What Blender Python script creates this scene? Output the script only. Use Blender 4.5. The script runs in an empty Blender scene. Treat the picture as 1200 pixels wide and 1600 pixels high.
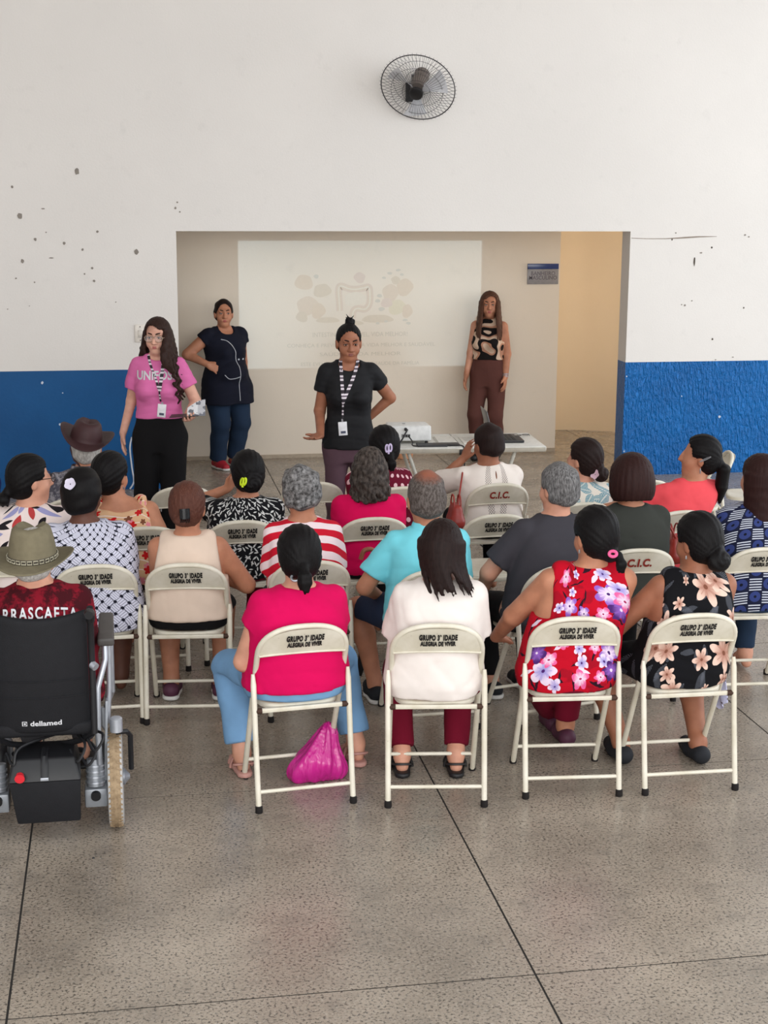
import bpy, bmesh, math, random
import numpy as np
from mathutils import Vector, Matrix
random.seed(7)
sc = bpy.context.scene
col = sc.collection
PI = math.pi
def rad(a): return a*PI/180

# ---------------------------------------------------------------- camera, world, light, exposure
CAM_H, FOCAL, PITCH, YAW, ROLL = 2.6, 2356.6, 0.21169, 0.17259, 0.00544
cF = np.array([math.sin(YAW)*math.cos(PITCH), math.cos(YAW)*math.cos(PITCH), -math.sin(PITCH)])
_r0 = np.array([math.cos(YAW), -math.sin(YAW), 0.0]); _u0 = np.cross(_r0, cF)
cR = _r0*math.cos(ROLL)+_u0*math.sin(ROLL); cU = -_r0*math.sin(ROLL)+_u0*math.cos(ROLL)
camd = bpy.data.cameras.new('camera'); cam = bpy.data.objects.new('camera', camd); col.objects.link(cam)
camd.sensor_fit = 'VERTICAL'; camd.sensor_height = 24.0; camd.lens = FOCAL/1600*24.0; camd.clip_end = 200
M = Matrix.Identity(4)
for i in range(3):
    M[i][0] = cR[i]; M[i][1] = cU[i]; M[i][2] = -cF[i]
M[2][3] = CAM_H
cam.matrix_world = M; sc.camera = cam

wd = bpy.data.worlds.new('daylight'); sc.world = wd; wd.use_nodes = True
bg = wd.node_tree.nodes['Background']; bg.inputs[0].default_value = (0.93, 0.97, 1.0, 1); bg.inputs[1].default_value = 1.0

def area_light(name, loc, target, sx, sy, power, color):
    l = bpy.data.lights.new(name, 'AREA'); l.shape = 'RECTANGLE'; l.size = sx; l.size_y = sy; l.energy = power; l.color = color
    o = bpy.data.objects.new(name, l); col.objects.link(o); o.location = loc
    o.rotation_euler = (Vector(target)-Vector(loc)).to_track_quat('-Z', 'Y').to_euler()
    return o
area_light('daylight_right_opening', (9.4, 8.0, 3.0), (3.5, 11.5, .6), 8, 4.5, 105, (0.84, 0.92, 1.0))
area_light('daylight_rear_opening', (1.0, -6.5, 3.6), (1.6, 12.0, 1.3), 13, 4.2, 430, (1.0, 0.965, 0.92))
area_light('passage_fill', (6.9, 14.4, 1.9), (4.6, 15.5, 1.2), 1.2, 1.6, 52, (1.0, 0.93, 0.82))  # added unseen lamp that brightens the passage; no window is modelled there
sc.view_settings.view_transform = 'Standard'; sc.view_settings.look = 'None'
sc.view_settings.gamma = 1.0; sc.view_settings.use_curve_mapping = False
sc.view_settings.exposure = 0.86

def ray(px, py): return cF+cR*(px-600)/FOCAL+cU*(800-py)/FOCAL
def at_z(px, py, z):
    d = ray(px, py); t = (z-CAM_H)/d[2]
    return np.array([d[0]*t, d[1]*t, z])
def at_y(px, py, Y):
    d = ray(px, py); t = Y/d[1]
    return np.array([d[0]*t, Y, CAM_H+d[2]*t])

# ---------------------------------------------------------------- naming helpers
def tag(o, label=None, cat=None, group=None, kind=None):
    if label: o['label'] = label
    if cat: o['category'] = cat
    if group: o['group'] = group
    if kind: o['kind'] = kind
    return o
def empty(name, loc=(0, 0, 0), rz=0.0):
    o = bpy.data.objects.new(name, None); col.objects.link(o)
    o.location = loc; o.rotation_euler = (0, 0, rz); o.empty_display_size = .1
    return o
def thing(name, label, cat, loc=(0, 0, 0), rz=0.0, group=None):
    return tag(empty(name, loc, rz), label, cat, group)
def link(name, me, m=None, parent=None):
    o = bpy.data.objects.new(name, me); col.objects.link(o)
    if m is not None and not me.materials:
        for mm in (m if isinstance(m, (list, tuple)) else [m]): me.materials.append(mm)
    if parent is not None: o.parent = parent
    return o
def copy_tree(o, parent=None):
    c = o.copy(); col.objects.link(c)
    if parent is not None: c.parent = parent
    for ch in list(o.children): copy_tree(ch, c)
    return c

# ---------------------------------------------------------------- mesh builder
class MB:
    def __init__(s): s.v = []; s.f = []; s.mi = []; s.cur = 0
    def add(s, vs, fs):
        n = len(s.v); s.v += [tuple(map(float, v)) for v in vs]
        s.f += [tuple(i+n for i in f) for f in fs]; s.mi += [s.cur]*len(fs); return s
    def box(s, lo, hi):
        x0, y0, z0 = lo; x1, y1, z1 = hi
        return s.add([(x0,y0,z0),(x1,y0,z0),(x1,y1,z0),(x0,y1,z0),(x0,y0,z1),(x1,y0,z1),(x1,y1,z1),(x0,y1,z1)],
              [(0,3,2,1),(4,5,6,7),(0,1,5,4),(1,2,6,5),(2,3,7,6),(3,0,4,7)])
    def hexa(s, p): return s.add(p, [(0,3,2,1),(4,5,6,7),(0,1,5,4),(1,2,6,5),(2,3,7,6),(3,0,4,7)])
    def tube(s, pts, r, n=10, closed=False, caps=True, sq=(1, 1), up=None):
        pts = [np.array(p, float) for p in pts]; m = len(pts)
        rr = r if isinstance(r, (list, tuple, np.ndarray)) else [r]*m
        vs = []; u = None
        for i, p in enumerate(pts):
            if closed: t = pts[(i+1) % m]-pts[i-1]
            else: t = pts[min(i+1, m-1)]-pts[max(i-1, 0)]
            t = t/(np.linalg.norm(t)+1e-12)
            if u is None:
                a = np.array(up, float) if up is not None else (np.array([0, 0, 1.0]) if abs(t[2]) < .9 else np.array([1.0, 0, 0]))
                u = a-t*(a@t)
            else: u = u-t*(u@t)
            u = u/(np.linalg.norm(u)+1e-12); w = np.cross(t, u)
            for k in range(n):
                a = 2*PI*k/n
                vs.append(p+rr[i]*(math.cos(a)*u*sq[0]+math.sin(a)*w*sq[1]))
        fs = []
        for i in range(m if closed else m-1):
            for k in range(n):
                a = i*n+k; b = i*n+(k+1) % n; j = ((i+1) % m)*n
                fs.append((a, b, j+(k+1) % n, j+k))
        if caps and not closed:
            fs.append(tuple(range(n-1, -1, -1))); fs.append(tuple((m-1)*n+k for k in range(n)))
        return s.add(vs, fs)
    def lathe(s, prof, n=24, M=None):
        # prof: (r, z) from bottom to top about local z
        vs = []; fs = []; m = len(prof)
        for r, z in prof:
            for k in range(n):
                a = 2*PI*k/n; v = Vector((r*math.cos(a), r*math.sin(a), z))
                vs.append(M @ v if M else v)
        for i in range(m-1):
            for k in range(n):
                fs.append((i*n+k, i*n+(k+1) % n, (i+1)*n+(k+1) % n, (i+1)*n+k))
        fs.append(tuple(range(n-1, -1, -1))); fs.append(tuple((m-1)*n+k for k in range(n)))
        return s.add(vs, fs)
    def grid(s, fn, nu, nv):
        vs = [fn(i/nu, j/nv) for j in range(nv+1) for i in range(nu+1)]
        fs = [(j*(nu+1)+i, j*(nu+1)+i+1, (j+1)*(nu+1)+i+1, (j+1)*(nu+1)+i) for j in range(nv) for i in range(nu)]
        return s.add(vs, fs)
    def sheet(s, fn, nu, nv, th, nrm=(0, 0, 1)):
        # a grid with thickness th along nrm(u,v)
        vs = []
        for q in (0, 1):
            for j in range(nv+1):
                for i in range(nu+1):
                    p = np.array(fn(i/nu, j/nv), float); nn = np.array(nrm, float)
                    vs.append(p-nn*th*q)
        W = nu+1; B = W*(nv+1); fs = []
        for j in range(nv):
            for i in range(nu):
                a, b, c, d = j*W+i, j*W+i+1, (j+1)*W+i+1, (j+1)*W+i
                fs.append((a, b, c, d)); fs.append((B+d, B+c, B+b, B+a))
        for i in range(nu):
            fs.append((i+1, i, B+i, B+i+1)); a = nv*W+i; fs.append((a, a+1, B+a+1, B+a))
        for j in range(nv):
            a = j*W; fs.append((a, a+W, B+a+W, B+a)); a = j*W+nu; fs.append((a+W, a, B+a, B+a+W))
        return s.add(vs, fs)
    def poly(s, pts, d):
        # extrude planar polygon pts (3d list) by vector d
        n = len(pts); p2 = [np.array(p, float)+np.array(d, float) for p in pts]
        return s.add(list(pts)+p2, [tuple(range(n))[::-1], tuple(range(n, 2*n))]+[(i, (i+1) % n, n+(i+1) % n, n+i) for i in range(n)])
    def mesh(s, name, smooth=True, bevel=0, ang=40, seg=2):
        me = bpy.data.meshes.new(name); me.from_pydata(s.v, [], s.f); me.update()
        bm = bmesh.new(); bm.from_mesh(me)
        bmesh.ops.recalc_face_normals(bm, faces=bm.faces)
        if any(s.mi):
            for f, k in zip(bm.faces, s.mi): f.material_index = k
        if bevel:
            es = [e for e in bm.edges if len(e.link_faces) == 2 and e.calc_face_angle(0) > rad(ang)]
            bmesh.ops.bevel(bm, geom=es, offset=bevel, segments=seg, affect='EDGES', profile=.5)
        if smooth:
            for f in bm.faces: f.smooth = True
            for e in bm.edges:
                if len(e.link_faces) == 2 and e.calc_face_angle(0) > rad(ang): e.smooth = False
        bm.to_mesh(me); bm.free(); return me
    def build(s, name, m=None, parent=None, **kw): return link(name, s.mesh(name, **kw), m, parent)

def lin(c):
    c = c/255.0
    return c/12.92 if c <= .04045 else ((c+.055)/1.055)**2.4
def rgb(r, g, b): return (lin(r), lin(g), lin(b), 1.0)

# ---------------------------------------------------------------- shader expressions
class NT:
    def __init__(s, name):
        s.mat = bpy.data.materials.new(name); s.mat.use_nodes = True; s.t = s.mat.node_tree
        s.b = s.t.nodes['Principled BSDF']; s._co = None
    def new(s, k): return s.t.nodes.new(k)
    def co(s, out='Object'):
        if s._co is None: s._co = s.new('ShaderNodeTexCoord')
        return s._co.outputs[out]
    def link(s, a, b): s.t.links.new(a, b)
    def put(s, sock, v):
        if isinstance(v, X): v = v.s
        if isinstance(v, (int, float)): sock.default_value = v
        elif isinstance(v, (tuple, list)): sock.default_value = v
        else: s.link(v, sock)
    def math(s, op, a, b=None, c=None):
        n = s.new('ShaderNodeMath'); n.operation = op; s.put(n.inputs[0], a)
        if b is not None: s.put(n.inputs[1], b)
        if c is not None: s.put(n.inputs[2], c)
        return X(s, n.outputs[0])
    def xyz(s, v=None):
        n = s.new('ShaderNodeSeparateXYZ'); s.link(v if v is not None else s.co(), n.inputs[0])
        return [X(s, o) for o in n.outputs]
    def vec(s, x, y, z=0.0):
        n = s.new('ShaderNodeCombineXYZ')
        for i, q in enumerate((x, y, z)): s.put(n.inputs[i], q)
        return n.outputs[0]
    def noise(s, scale, detail=2, rough=.5, vec=None, out=0):
        n = s.new('ShaderNodeTexNoise'); n.inputs['Scale'].default_value = scale; n.inputs['Detail'].default_value = detail
        n.inputs['Roughness'].default_value = rough; s.link(vec if vec is not None else s.co(), n.inputs['Vector'])
        return X(s, n.outputs[out]) if out == 0 else n.outputs[out]
    def vor(s, scale, vec=None, rnd=1.0, feature='F1'):
        n = s.new('ShaderNodeTexVoronoi'); n.feature = feature; n.inputs['Scale'].default_value = scale; n.inputs['Randomness'].default_value = rnd
        s.link(vec if vec is not None else s.co(), n.inputs['Vector']); return n
    def mix(s, f, a, b):
        n = s.new('ShaderNodeMix'); n.data_type = 'RGBA'; s.put(n.inputs[0], f); s.put(n.inputs[6], a); s.put(n.inputs[7], b)
        return n.outputs[2]
    def step(s, v, a, b):
        n = s.new('ShaderNodeMapRange'); n.clamp = True; s.put(n.inputs[0], v); s.put(n.inputs[1], a); s.put(n.inputs[2], b)
        return X(s, n.outputs[0])
    def bump(s, h, strength, dist=.01):
        n = s.new('ShaderNodeBump'); n.inputs['Strength'].default_value = strength; n.inputs['Distance'].default_value = dist
        s.put(n.inputs['Height'], h); s.link(n.outputs[0], s.b.inputs['Normal'])
    def done(s, color=None, rough=.8, spec=.3, metal=0, **kw):
        if color is not None: s.put(s.b.inputs['Base Color'], color)
        s.put(s.b.inputs['Roughness'], rough); s.put(s.b.inputs['Metallic'], metal); s.b.inputs['Specular IOR Level'].default_value = spec
        for k, v in kw.items(): s.put(s.b.inputs[k], v)
        return s.mat
class X:
    def __init__(s, n, k): s.n = n; s.s = k
    def __add__(s, o): return s.n.math('ADD', s, o)
    __radd__ = __add__
    def __sub__(s, o): return s.n.math('SUBTRACT', s, o)
    def __rsub__(s, o): return s.n.math('SUBTRACT', o, s)
    def __mul__(s, o): return s.n.math('MULTIPLY', s, o)
    __rmul__ = __mul__
    def __truediv__(s, o): return s.n.math('DIVIDE', s, o)
    def __lt__(s, o): return s.n.math('LESS_THAN', s, o)
    def __gt__(s, o): return s.n.math('GREATER_THAN', s, o)
    def f(s, op, *a): return s.n.math(op, s, *a)
    def sin(s): return s.f('SINE')
    def cos(s): return s.f('COSINE')
    def abs(s): return s.f('ABSOLUTE')
    def floor(s): return s.f('FLOOR')
    def fract(s): return s.f('FRACT')
    def sqrt(s): return s.f('SQRT')
    def max(s, o): return s.f('MAXIMUM', o)
    def min(s, o): return s.f('MINIMUM', o)
    def atan2(s, o): return s.f('ARCTAN2', o)
    def pow(s, o): return s.f('POWER', o)

def plain(name, c, rough=.6, spec=.4, metal=0, var=.06, scale=30, bump=0, bscale=80, **kw):
    n = NT(name); k = n.noise(scale, 3)
    d = tuple(max(0, q*(1-var*2)) for q in c[:3])+(1,); e = tuple(min(1, q*(1+var)) for q in c[:3])+(1,)
    cc = n.mix(n.step(k, .3, .7), d, e)
    if bump: n.bump(n.noise(bscale, 3), bump, .004)
    return n.done(cc, rough, spec, metal, **kw)
def fabric_uv(n, R=.19):
    # cloth coordinates: wrapped around the body's vertical axis, back seam at u = 0
    x, y, z = n.xyz()
    return x.atan2(0.0-y)*R, z+y*.7+.085
def fabric_finish(n, c, rough=.9, fold=.25, spec=.2, sheen=0.0):
    h = n.noise(9, 2)*1.0+n.noise(420, 1)*.06
    n.bump(h, fold, .03)
    return n.done(c, rough, spec)
def fabric(name, c, var=.08, rough=.9, fold=.25):
    n = NT(name); k = n.noise(6, 3)
    d = tuple(max(0, q*(1-var*1.5)) for q in c[:3])+(1,)
    return fabric_finish(n, n.mix(n.step(k, .3, .7), d, c), rough, fold)
def scatter(n, u, v, scale, rnd=.8, seed=0.0):
    # nearest-cell local frame of a scattered print motif: (dx, dy, random a, b)
    vo = n.vor(scale, n.vec(u+seed, v+seed*.7, 0.0), rnd); vo.voronoi_dimensions = '2D'
    px, py, _ = n.xyz(vo.outputs['Position'])
    sep = n.new('ShaderNodeSeparateColor'); n.link(vo.outputs['Color'], sep.inputs[0])
    a, b, c = [X(n, o) for o in sep.outputs]
    dx = (u+seed)-px; dy = (v+seed*.7)-py; t = a*6.283
    return dx*t.cos()+dy*t.sin(), dy*t.cos()-dx*t.sin(), b, c
def leaf(n, dx, dy, L, W):
    q = dx/L; return (dy.abs() < (1.0-q*q)*W)*(q.abs() < 1.0)
def flower(n, dx, dy, R, petals=5, depth=.35, rot=0.0):
    r = (dx*dx+dy*dy).sqrt(); th = dy.atan2(dx)
    edge = ((th*petals*.5+rot).cos().abs())*depth+(1-depth)
    return r/R, (r/R) < edge, th
# ---------------------------------------------------------------- implicit surfaces (for bodies, clothes, hair)
def axis(lo, hi, h, fine=()):
    v = [lo]
    while v[-1] < hi:
        s = h
        for a, b, hf in fine:
            if a <= v[-1] <= b: s = min(s, hf)
        v.append(v[-1]+s)
    return np.array(v, np.float32)
def nets(D, ax, smooth=2):
    s = D < 0; xs, ys, zs = ax
    c = np.zeros(tuple(k-1 for k in D.shape), np.uint8)
    for i in (0, 1):
        for j in (0, 1):
            for k in (0, 1):
                c += s[i:D.shape[0]-1+i, j:D.shape[1]-1+j, k:D.shape[2]-1+k]
    act = (c > 0) & (c < 8); I, J, K = np.nonzero(act); n = len(I)
    ids = np.full(c.shape, -1, np.int32); ids[I, J, K] = np.arange(n)
    V = {(i, j, k): D[I+i, J+j, K+k] for i in (0, 1) for j in (0, 1) for k in (0, 1)}
    acc = np.zeros((n, 3)); cnt = np.zeros(n)
    for d in range(3):
        for a in (0, 1):
            for b in (0, 1):
                p = [a, b]; q0 = p[:d]+[0]+p[d:]; q1 = p[:d]+[1]+p[d:]
                v0 = V[tuple(q0)]; v1 = V[tuple(q1)]; m = (v0 < 0) != (v1 < 0)
                t = np.where(m, v0/np.where(m, v0-v1, 1), 0)
                e = np.tile(np.array(q0, float), (n, 1)); e[:, d] = t
                acc += e*m[:, None]; cnt += m
    fr = acc/cnt[:, None]
    P = np.stack([A[i]+(A[i+1]-A[i])*fr[:, d] for d, (A, i) in enumerate(((xs, I), (ys, J), (zs, K)))], 1)
    Q = []
    for d in range(3):
        sl0 = [slice(1, -1)]*3; sl1 = [slice(1, -1)]*3; sl0[d] = slice(0, -1); sl1[d] = slice(1, None)
        a = s[tuple(sl0)]; b = s[tuple(sl1)]
        e = np.argwhere(a != b)
        if not len(e): continue
        flip = a[tuple(e.T)]
        g = e+1; g[:, d] -= 1
        o1, o2 = [(1, 2), (2, 0), (0, 1)][d]
        def cell(p, q):
            w = g.copy(); w[:, o1] += p; w[:, o2] += q; return ids[w[:, 0], w[:, 1], w[:, 2]]
        q = np.stack([cell(-1, -1), cell(0, -1), cell(0, 0), cell(-1, 0)], 1)
        q[~flip] = q[~flip][:, ::-1]; Q.append(q)
    if not Q: return P, np.zeros((0, 4), int)
    Q = np.concatenate(Q); Q = Q[(Q >= 0).all(1)]
    A = Q.ravel(); B = np.roll(Q, -1, 1).ravel()
    for _ in range(smooth):
        cn = np.bincount(A, minlength=n)+np.bincount(B, minlength=n)
        S = np.stack([np.bincount(A, P[B, i], n)+np.bincount(B, P[A, i], n) for i in range(3)], 1)
        ok = cn > 0; P[ok] = P[ok]*.45+.55*(S[ok]/cn[ok, None])
    return P, Q
def arr_mesh(name, P, Q):
    me = bpy.data.meshes.new(name); me.vertices.add(len(P)); me.vertices.foreach_set('co', np.asarray(P, np.float32).ravel())
    me.loops.add(Q.size); me.loops.foreach_set('vertex_index', Q.astype(np.int32).ravel())
    me.polygons.add(len(Q)); me.polygons.foreach_set('loop_start', np.arange(0, Q.size, 4, dtype=np.int32))
    me.polygons.foreach_set('use_smooth', np.ones(len(Q), bool)); me.update(calc_edges=True); return me

class Sdf:
    def __init__(s, lo, hi, h, fine=((), (), ())):
        s.ax = [axis(lo[i], hi[i], h, fine[i]) for i in range(3)]
        s.D = np.full(tuple(len(a) for a in s.ax), .15, np.float32)
    def sl(s, lo, hi):
        r = []
        for i in range(3):
            a = int(np.searchsorted(s.ax[i], lo[i])); b = int(np.searchsorted(s.ax[i], hi[i]))
            r.append(slice(max(a-1, 0), min(b+1, len(s.ax[i]))))
        return tuple(r)
    def pts(s, r):
        return (s.ax[0][r[0]][:, None, None], s.ax[1][r[1]][None, :, None], s.ax[2][r[2]][None, None, :])
    def put(s, r, d, k, mode):
        A = s.D[r]
        if mode == 'sub':
            if k > 0:
                h = np.maximum(k-np.abs(A+d), 0)/k; s.D[r] = np.maximum(A, -d)+h*h*k*.25
            else: s.D[r] = np.maximum(A, -d)
        else:
            if k > 0:
                h = np.maximum(k-np.abs(A-d), 0)/k; s.D[r] = np.minimum(A, d)-h*h*k*.25
            else: s.D[r] = np.minimum(A, d)
    def cap(s, a, b, ra, rb=None, k=.02, mode='add', cut0=False, cut1=False, sq=None):
        # tapered capsule a-b; sq = (axis vector, scale) squashes across that axis; cut: flat ends
        rb = ra if rb is None else rb; a = np.asarray(a, float); b = np.asarray(b, float)
        R = max(ra, rb)*(max(1, sq[1]) if sq else 1)+k+.012
        r = s.sl(np.minimum(a, b)-R, np.maximum(a, b)+R); X_, Y_, Z_ = s.pts(r)
        if 0 in [len(X_), Y_.shape[1], Z_.shape[2]]: return s
        d = b-a; L2 = d@d+1e-12
        px, py, pz = X_-a[0], Y_-a[1], Z_-a[2]
        t = np.clip((px*d[0]+py*d[1]+pz*d[2])/L2, 0, 1)
        qx, qy, qz = px-t*d[0], py-t*d[1], pz-t*d[2]
        n2 = qx*qx+qy*qy+qz*qz
        if sq:
            w = np.asarray(sq[0], float); w = w/np.linalg.norm(w); pr = qx*w[0]+qy*w[1]+qz*w[2]
            n2 = n2+pr*pr*(1/sq[1]**2-1)
        e = np.sqrt(n2)-(ra+(rb-ra)*t)
        if cut0 or cut1:
            L = math.sqrt(L2); tt = (px*d[0]+py*d[1]+pz*d[2])/L
            if cut1: e = np.maximum(e, tt-L)
            if cut0: e = np.maximum(e, -tt)
        s.put(r, e.astype(np.float32), k, mode); return s
    def chain(s, pts, rs, k=.01, **kw):
        for i in range(len(pts)-1): s.cap(pts[i], pts[i+1], rs[i], rs[i+1], k, **kw)
        return s
    def ell(s, c, r3, R=None, k=.02, mode='add'):
        c = np.asarray(c, float); m = max(r3)+k+.012
        r = s.sl(c-m, c+m); X_, Y_, Z_ = s.pts(r)
        if 0 in [len(X_), Y_.shape[1], Z_.shape[2]]: return s
        px, py, pz = X_-c[0], Y_-c[1], Z_-c[2]
        if R is not None:
            q = [px*R[0][i]+py*R[1][i]+pz*R[2][i] for i in range(3)]
        else: q = [px, py, pz]
        k0 = np.sqrt(sum((q[i]/r3[i])**2 for i in range(3))); k1 = np.sqrt(sum((q[i]/r3[i]**2)**2 for i in range(3)))+1e-9
        s.put(r, (k0*(k0-1)/k1).astype(np.float32), k, mode); return s
    def column(s, prof, infl=0.0, k=.02, zlo=None, zhi=None, p=2.4, mode='add'):
        # stack of super-ellipses: rows (z, cx, cy, rx, ry), smoothed along z
        prof = np.array(sorted(prof), float); z0, z1 = prof[0, 0], prof[-1, 0]
        zz = np.linspace(z0, z1, 200); tab = [np.interp(zz, prof[:, 0], prof[:, i]) for i in range(1, 5)]
        g = np.exp(-np.linspace(-2, 2, 21)**2); g /= g.sum()
        tab = [np.convolve(np.pad(t, 10, mode='edge'), g, 'valid') for t in tab]
        z0b = z0 if zlo is None else zlo; z1b = z1 if zhi is None else zhi
        mx = (prof[:, 1]-prof[:, 3]).min()-infl-k-.03; Mx = (prof[:, 1]+prof[:, 3]).max()+infl+k+.03
        my = (prof[:, 2]-prof[:, 4]).min()-infl-k-.03; My = (prof[:, 2]+prof[:, 4]).max()+infl+k+.03
        r = s.sl((mx, my, z0b-k-.03), (Mx, My, z1b+k+.03)); X_, Y_, Z_ = s.pts(r); z = Z_
        cx, cy, rx, ry = [np.interp(z, zz, t) for t in tab]; rx = rx+infl; ry = ry+infl
        ax_ = np.abs(X_-cx)/rx; ay = np.abs(Y_-cy)/ry
        k0 = (ax_**p+ay**p)**(1/p)+1e-6
        d = (k0-1)/(k0**(1-p)*np.sqrt((ax_**(p-1)/rx)**2+(ay**(p-1)/ry)**2)+1e-4)
        d = np.maximum(d, np.maximum(z0b-z, z-z1b))
        s.put(r, d.astype(np.float32), k, mode); return s
    def plane(s, p, n, lo=None, hi=None):
        # keep the side the normal points to
        lo = [a[0]-1 for a in s.ax] if lo is None else lo; hi = [a[-1]+1 for a in s.ax] if hi is None else hi
        r = s.sl(lo, hi); X_, Y_, Z_ = s.pts(r); n = np.asarray(n, float); n = n/np.linalg.norm(n)
        d = (X_-p[0])*n[0]+(Y_-p[1])*n[1]+(Z_-p[2])*n[2]
        s.D[r] = np.maximum(s.D[r], -d); return s
    def warp(s, fn):
        X_, Y_, Z_ = s.pts((slice(None),)*3); near = np.abs(s.D) < .05
        s.D = np.where(near, s.D+fn(X_, Y_, Z_), s.D).astype(np.float32); return s
    def mesh(s, name, smooth=2):
        D = s.D
        for d in range(3):
            i = [slice(None)]*3; i[d] = 0; D[tuple(i)] = np.maximum(D[tuple(i)], .001); i[d] = -1; D[tuple(i)] = np.maximum(D[tuple(i)], .001)
        return nets(D, s.ax, smooth)
def rotm(yaw=0, pitch=0, roll=0):
    # yaw about z (CCW), pitch about x (positive looks up), roll about y
    return np.array((Matrix.Rotation(rad(yaw), 3, 'Z') @ Matrix.Rotation(rad(pitch), 3, 'X') @ Matrix.Rotation(rad(roll), 3, 'Y')))
def ik(a, b, l1, l2, pole):
    a = np.asarray(a, float); b = np.asarray(b, float); d = b-a; L = np.linalg.norm(d)
    if L > (l1+l2)*.995:
        b = a+d/L*(l1+l2)*.995; d = b-a; L = np.linalg.norm(d)
    u = d/L; x = (l1*l1-l2*l2+L*L)/(2*L); h = math.sqrt(max(l1*l1-x*x, 0))
    p = np.asarray(pole, float)-a; p = p-u*(p@u); p = p/(np.linalg.norm(p)+1e-9)
    return a+u*x+p*h, b
def wob(seed, amp, fr):
    rg = np.random.RandomState(seed); W = rg.randn(5, 3)*fr; ph = rg.rand(5)*6.28
    def fn(X_, Y_, Z_):
        return amp*sum(np.sin(W[i, 0]*X_+W[i, 1]*Y_+W[i, 2]*Z_+ph[i]) for i in range(5))/2.2
    return fn
def creases(seed, amp, fr):
    # a few narrow cloth folds on top of gentle waviness
    base = wob(seed, amp*.7, fr); rg = np.random.RandomState(seed+50); W = rg.randn(4, 3)*np.array((1.2, 1.2, 2.2))*fr; ph = rg.rand(4)*6.28
    def fn(X_, Y_, Z_):
        r = base(X_, Y_, Z_); w = .35*np.sin(9*Z_+5*X_+ph[0])+.35*np.sin(7*X_-8*Y_+ph[1])
        for i in range(4):
            s_ = np.sin(W[i, 0]*X_+W[i, 1]*Y_+W[i, 2]*Z_+ph[i]+2*w); m = .5+.5*np.sin(6.0*X_*(1+i*.3)+8*Z_+ph[3-i])
            r = r+amp*.75*m*np.exp(-s_*s_*7)
        return r
    return fn
# ---------------------------------------------------------------- people
def skin_mat(name, c):
    n = NT(name); k = n.noise(14, 3); k2 = n.noise(160, 2)
    d = (c[0]*.82, c[1]*.74, c[2]*.72, 1); e = (min(1, c[0]*1.08), c[1]*1.02, c[2]*1.0, 1)
    n.bump(k2, .08, .002)
    return n.done(n.mix(n.step(k, .3, .7), d, e), .55, .35, **{'Subsurface Weight': .06, 'Subsurface Radius': (.02, .008, .004)})
def hair_mat(name, c, c2=None, fr=(260, 260, 14), amt=.35, rough=.55, bald=None, spec=.13):
    n = NT(name); x, y, z = n.xyz()
    v = n.vec(x*fr[0], y*fr[1], z*fr[2]); k = n.noise(1, 2, .6, v)
    c2 = c2 or tuple(min(1, q*2.2+.004) for q in c[:3])+(1,)
    cc = n.mix(n.step(k, .35, .8)*amt, c, c2)
    if bald:
        g = n.new('ShaderNodeTexCoord').outputs['Generated']; gx, gy, gz = n.xyz(g)
        r = ((gx-.5)*(gx-.5)*1.4+(gy-.42)*(gy-.42)*1.1+(gz-1.0)*(gz-1.0)*.9).sqrt()+(n.noise(60, 3)-.5)*.22
        cc = n.mix(n.step(r, .5, .22), cc, bald)
    n.bump(k, .35, .004)
    return n.done(cc, rough, spec)
SK = {
 'fair': skin_mat('skin_fair', rgb(214, 168, 148)), 'light': skin_mat('skin_light', rgb(206, 155, 131)),
 'tan': skin_mat('skin_tan', rgb(184, 130, 102)), 'brown': skin_mat('skin_brown', rgb(156, 105, 80)), 'dark': skin_mat('skin_dark', rgb(98, 62, 48)),
}
HM = {
 'black': hair_mat('hair_black', rgb(13, 11, 12), rgb(36, 32, 33)), 'darkbrown': hair_mat('hair_dark_brown', rgb(28, 18, 17), rgb(62, 44, 40)),
 'brown': hair_mat('hair_brown', rgb(40, 26, 23), rgb(86, 60, 50)), 'redbrown': hair_mat('hair_red_brown', rgb(74, 42, 34), rgb(140, 96, 80)),
 'auburn': hair_mat('hair_auburn', rgb(40, 22, 21), rgb(72, 44, 40)), 'caramel': hair_mat('hair_caramel', rgb(66, 42, 34), rgb(128, 90, 70), amt=.6),
 'grey': hair_mat('hair_grey_curls', rgb(58, 56, 56), rgb(160, 158, 158), (55, 55, 55), .9), 'grey2': hair_mat('hair_grey_short', rgb(70, 68, 68), rgb(150, 148, 148), (160, 160, 40), .9),
 'greycurl': hair_mat('hair_brown_grey_curls', rgb(38, 31, 28), rgb(108, 98, 92), (60, 60, 30), .75),
 'white': hair_mat('hair_white', rgb(150, 146, 142), rgb(215, 212, 208), (120, 120, 50), .9),
 'bald': hair_mat('hair_thinning', rgb(66, 58, 54), rgb(128, 120, 116), (110, 110, 60), .8, bald=rgb(140, 86, 68)),
}
M_white_eye = plain('eye_white', rgb(225, 218, 212), .25, .5, var=.02)
M_iris = plain('iris_dark', rgb(38, 24, 18), .15, .6, var=.02)
M_brow = plain('eyebrow_hair', rgb(44, 30, 26), .8, .2)
M_lash = plain('eyelash_dark', rgb(30, 20, 18), .7, .2)
M_lips = {k: plain('lips_'+k, c, .45, .4, var=.04) for k, c in dict(pink=rgb(176, 100, 96), brown=rgb(128, 70, 62), rose=rgb(165, 84, 80)).items()}

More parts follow.
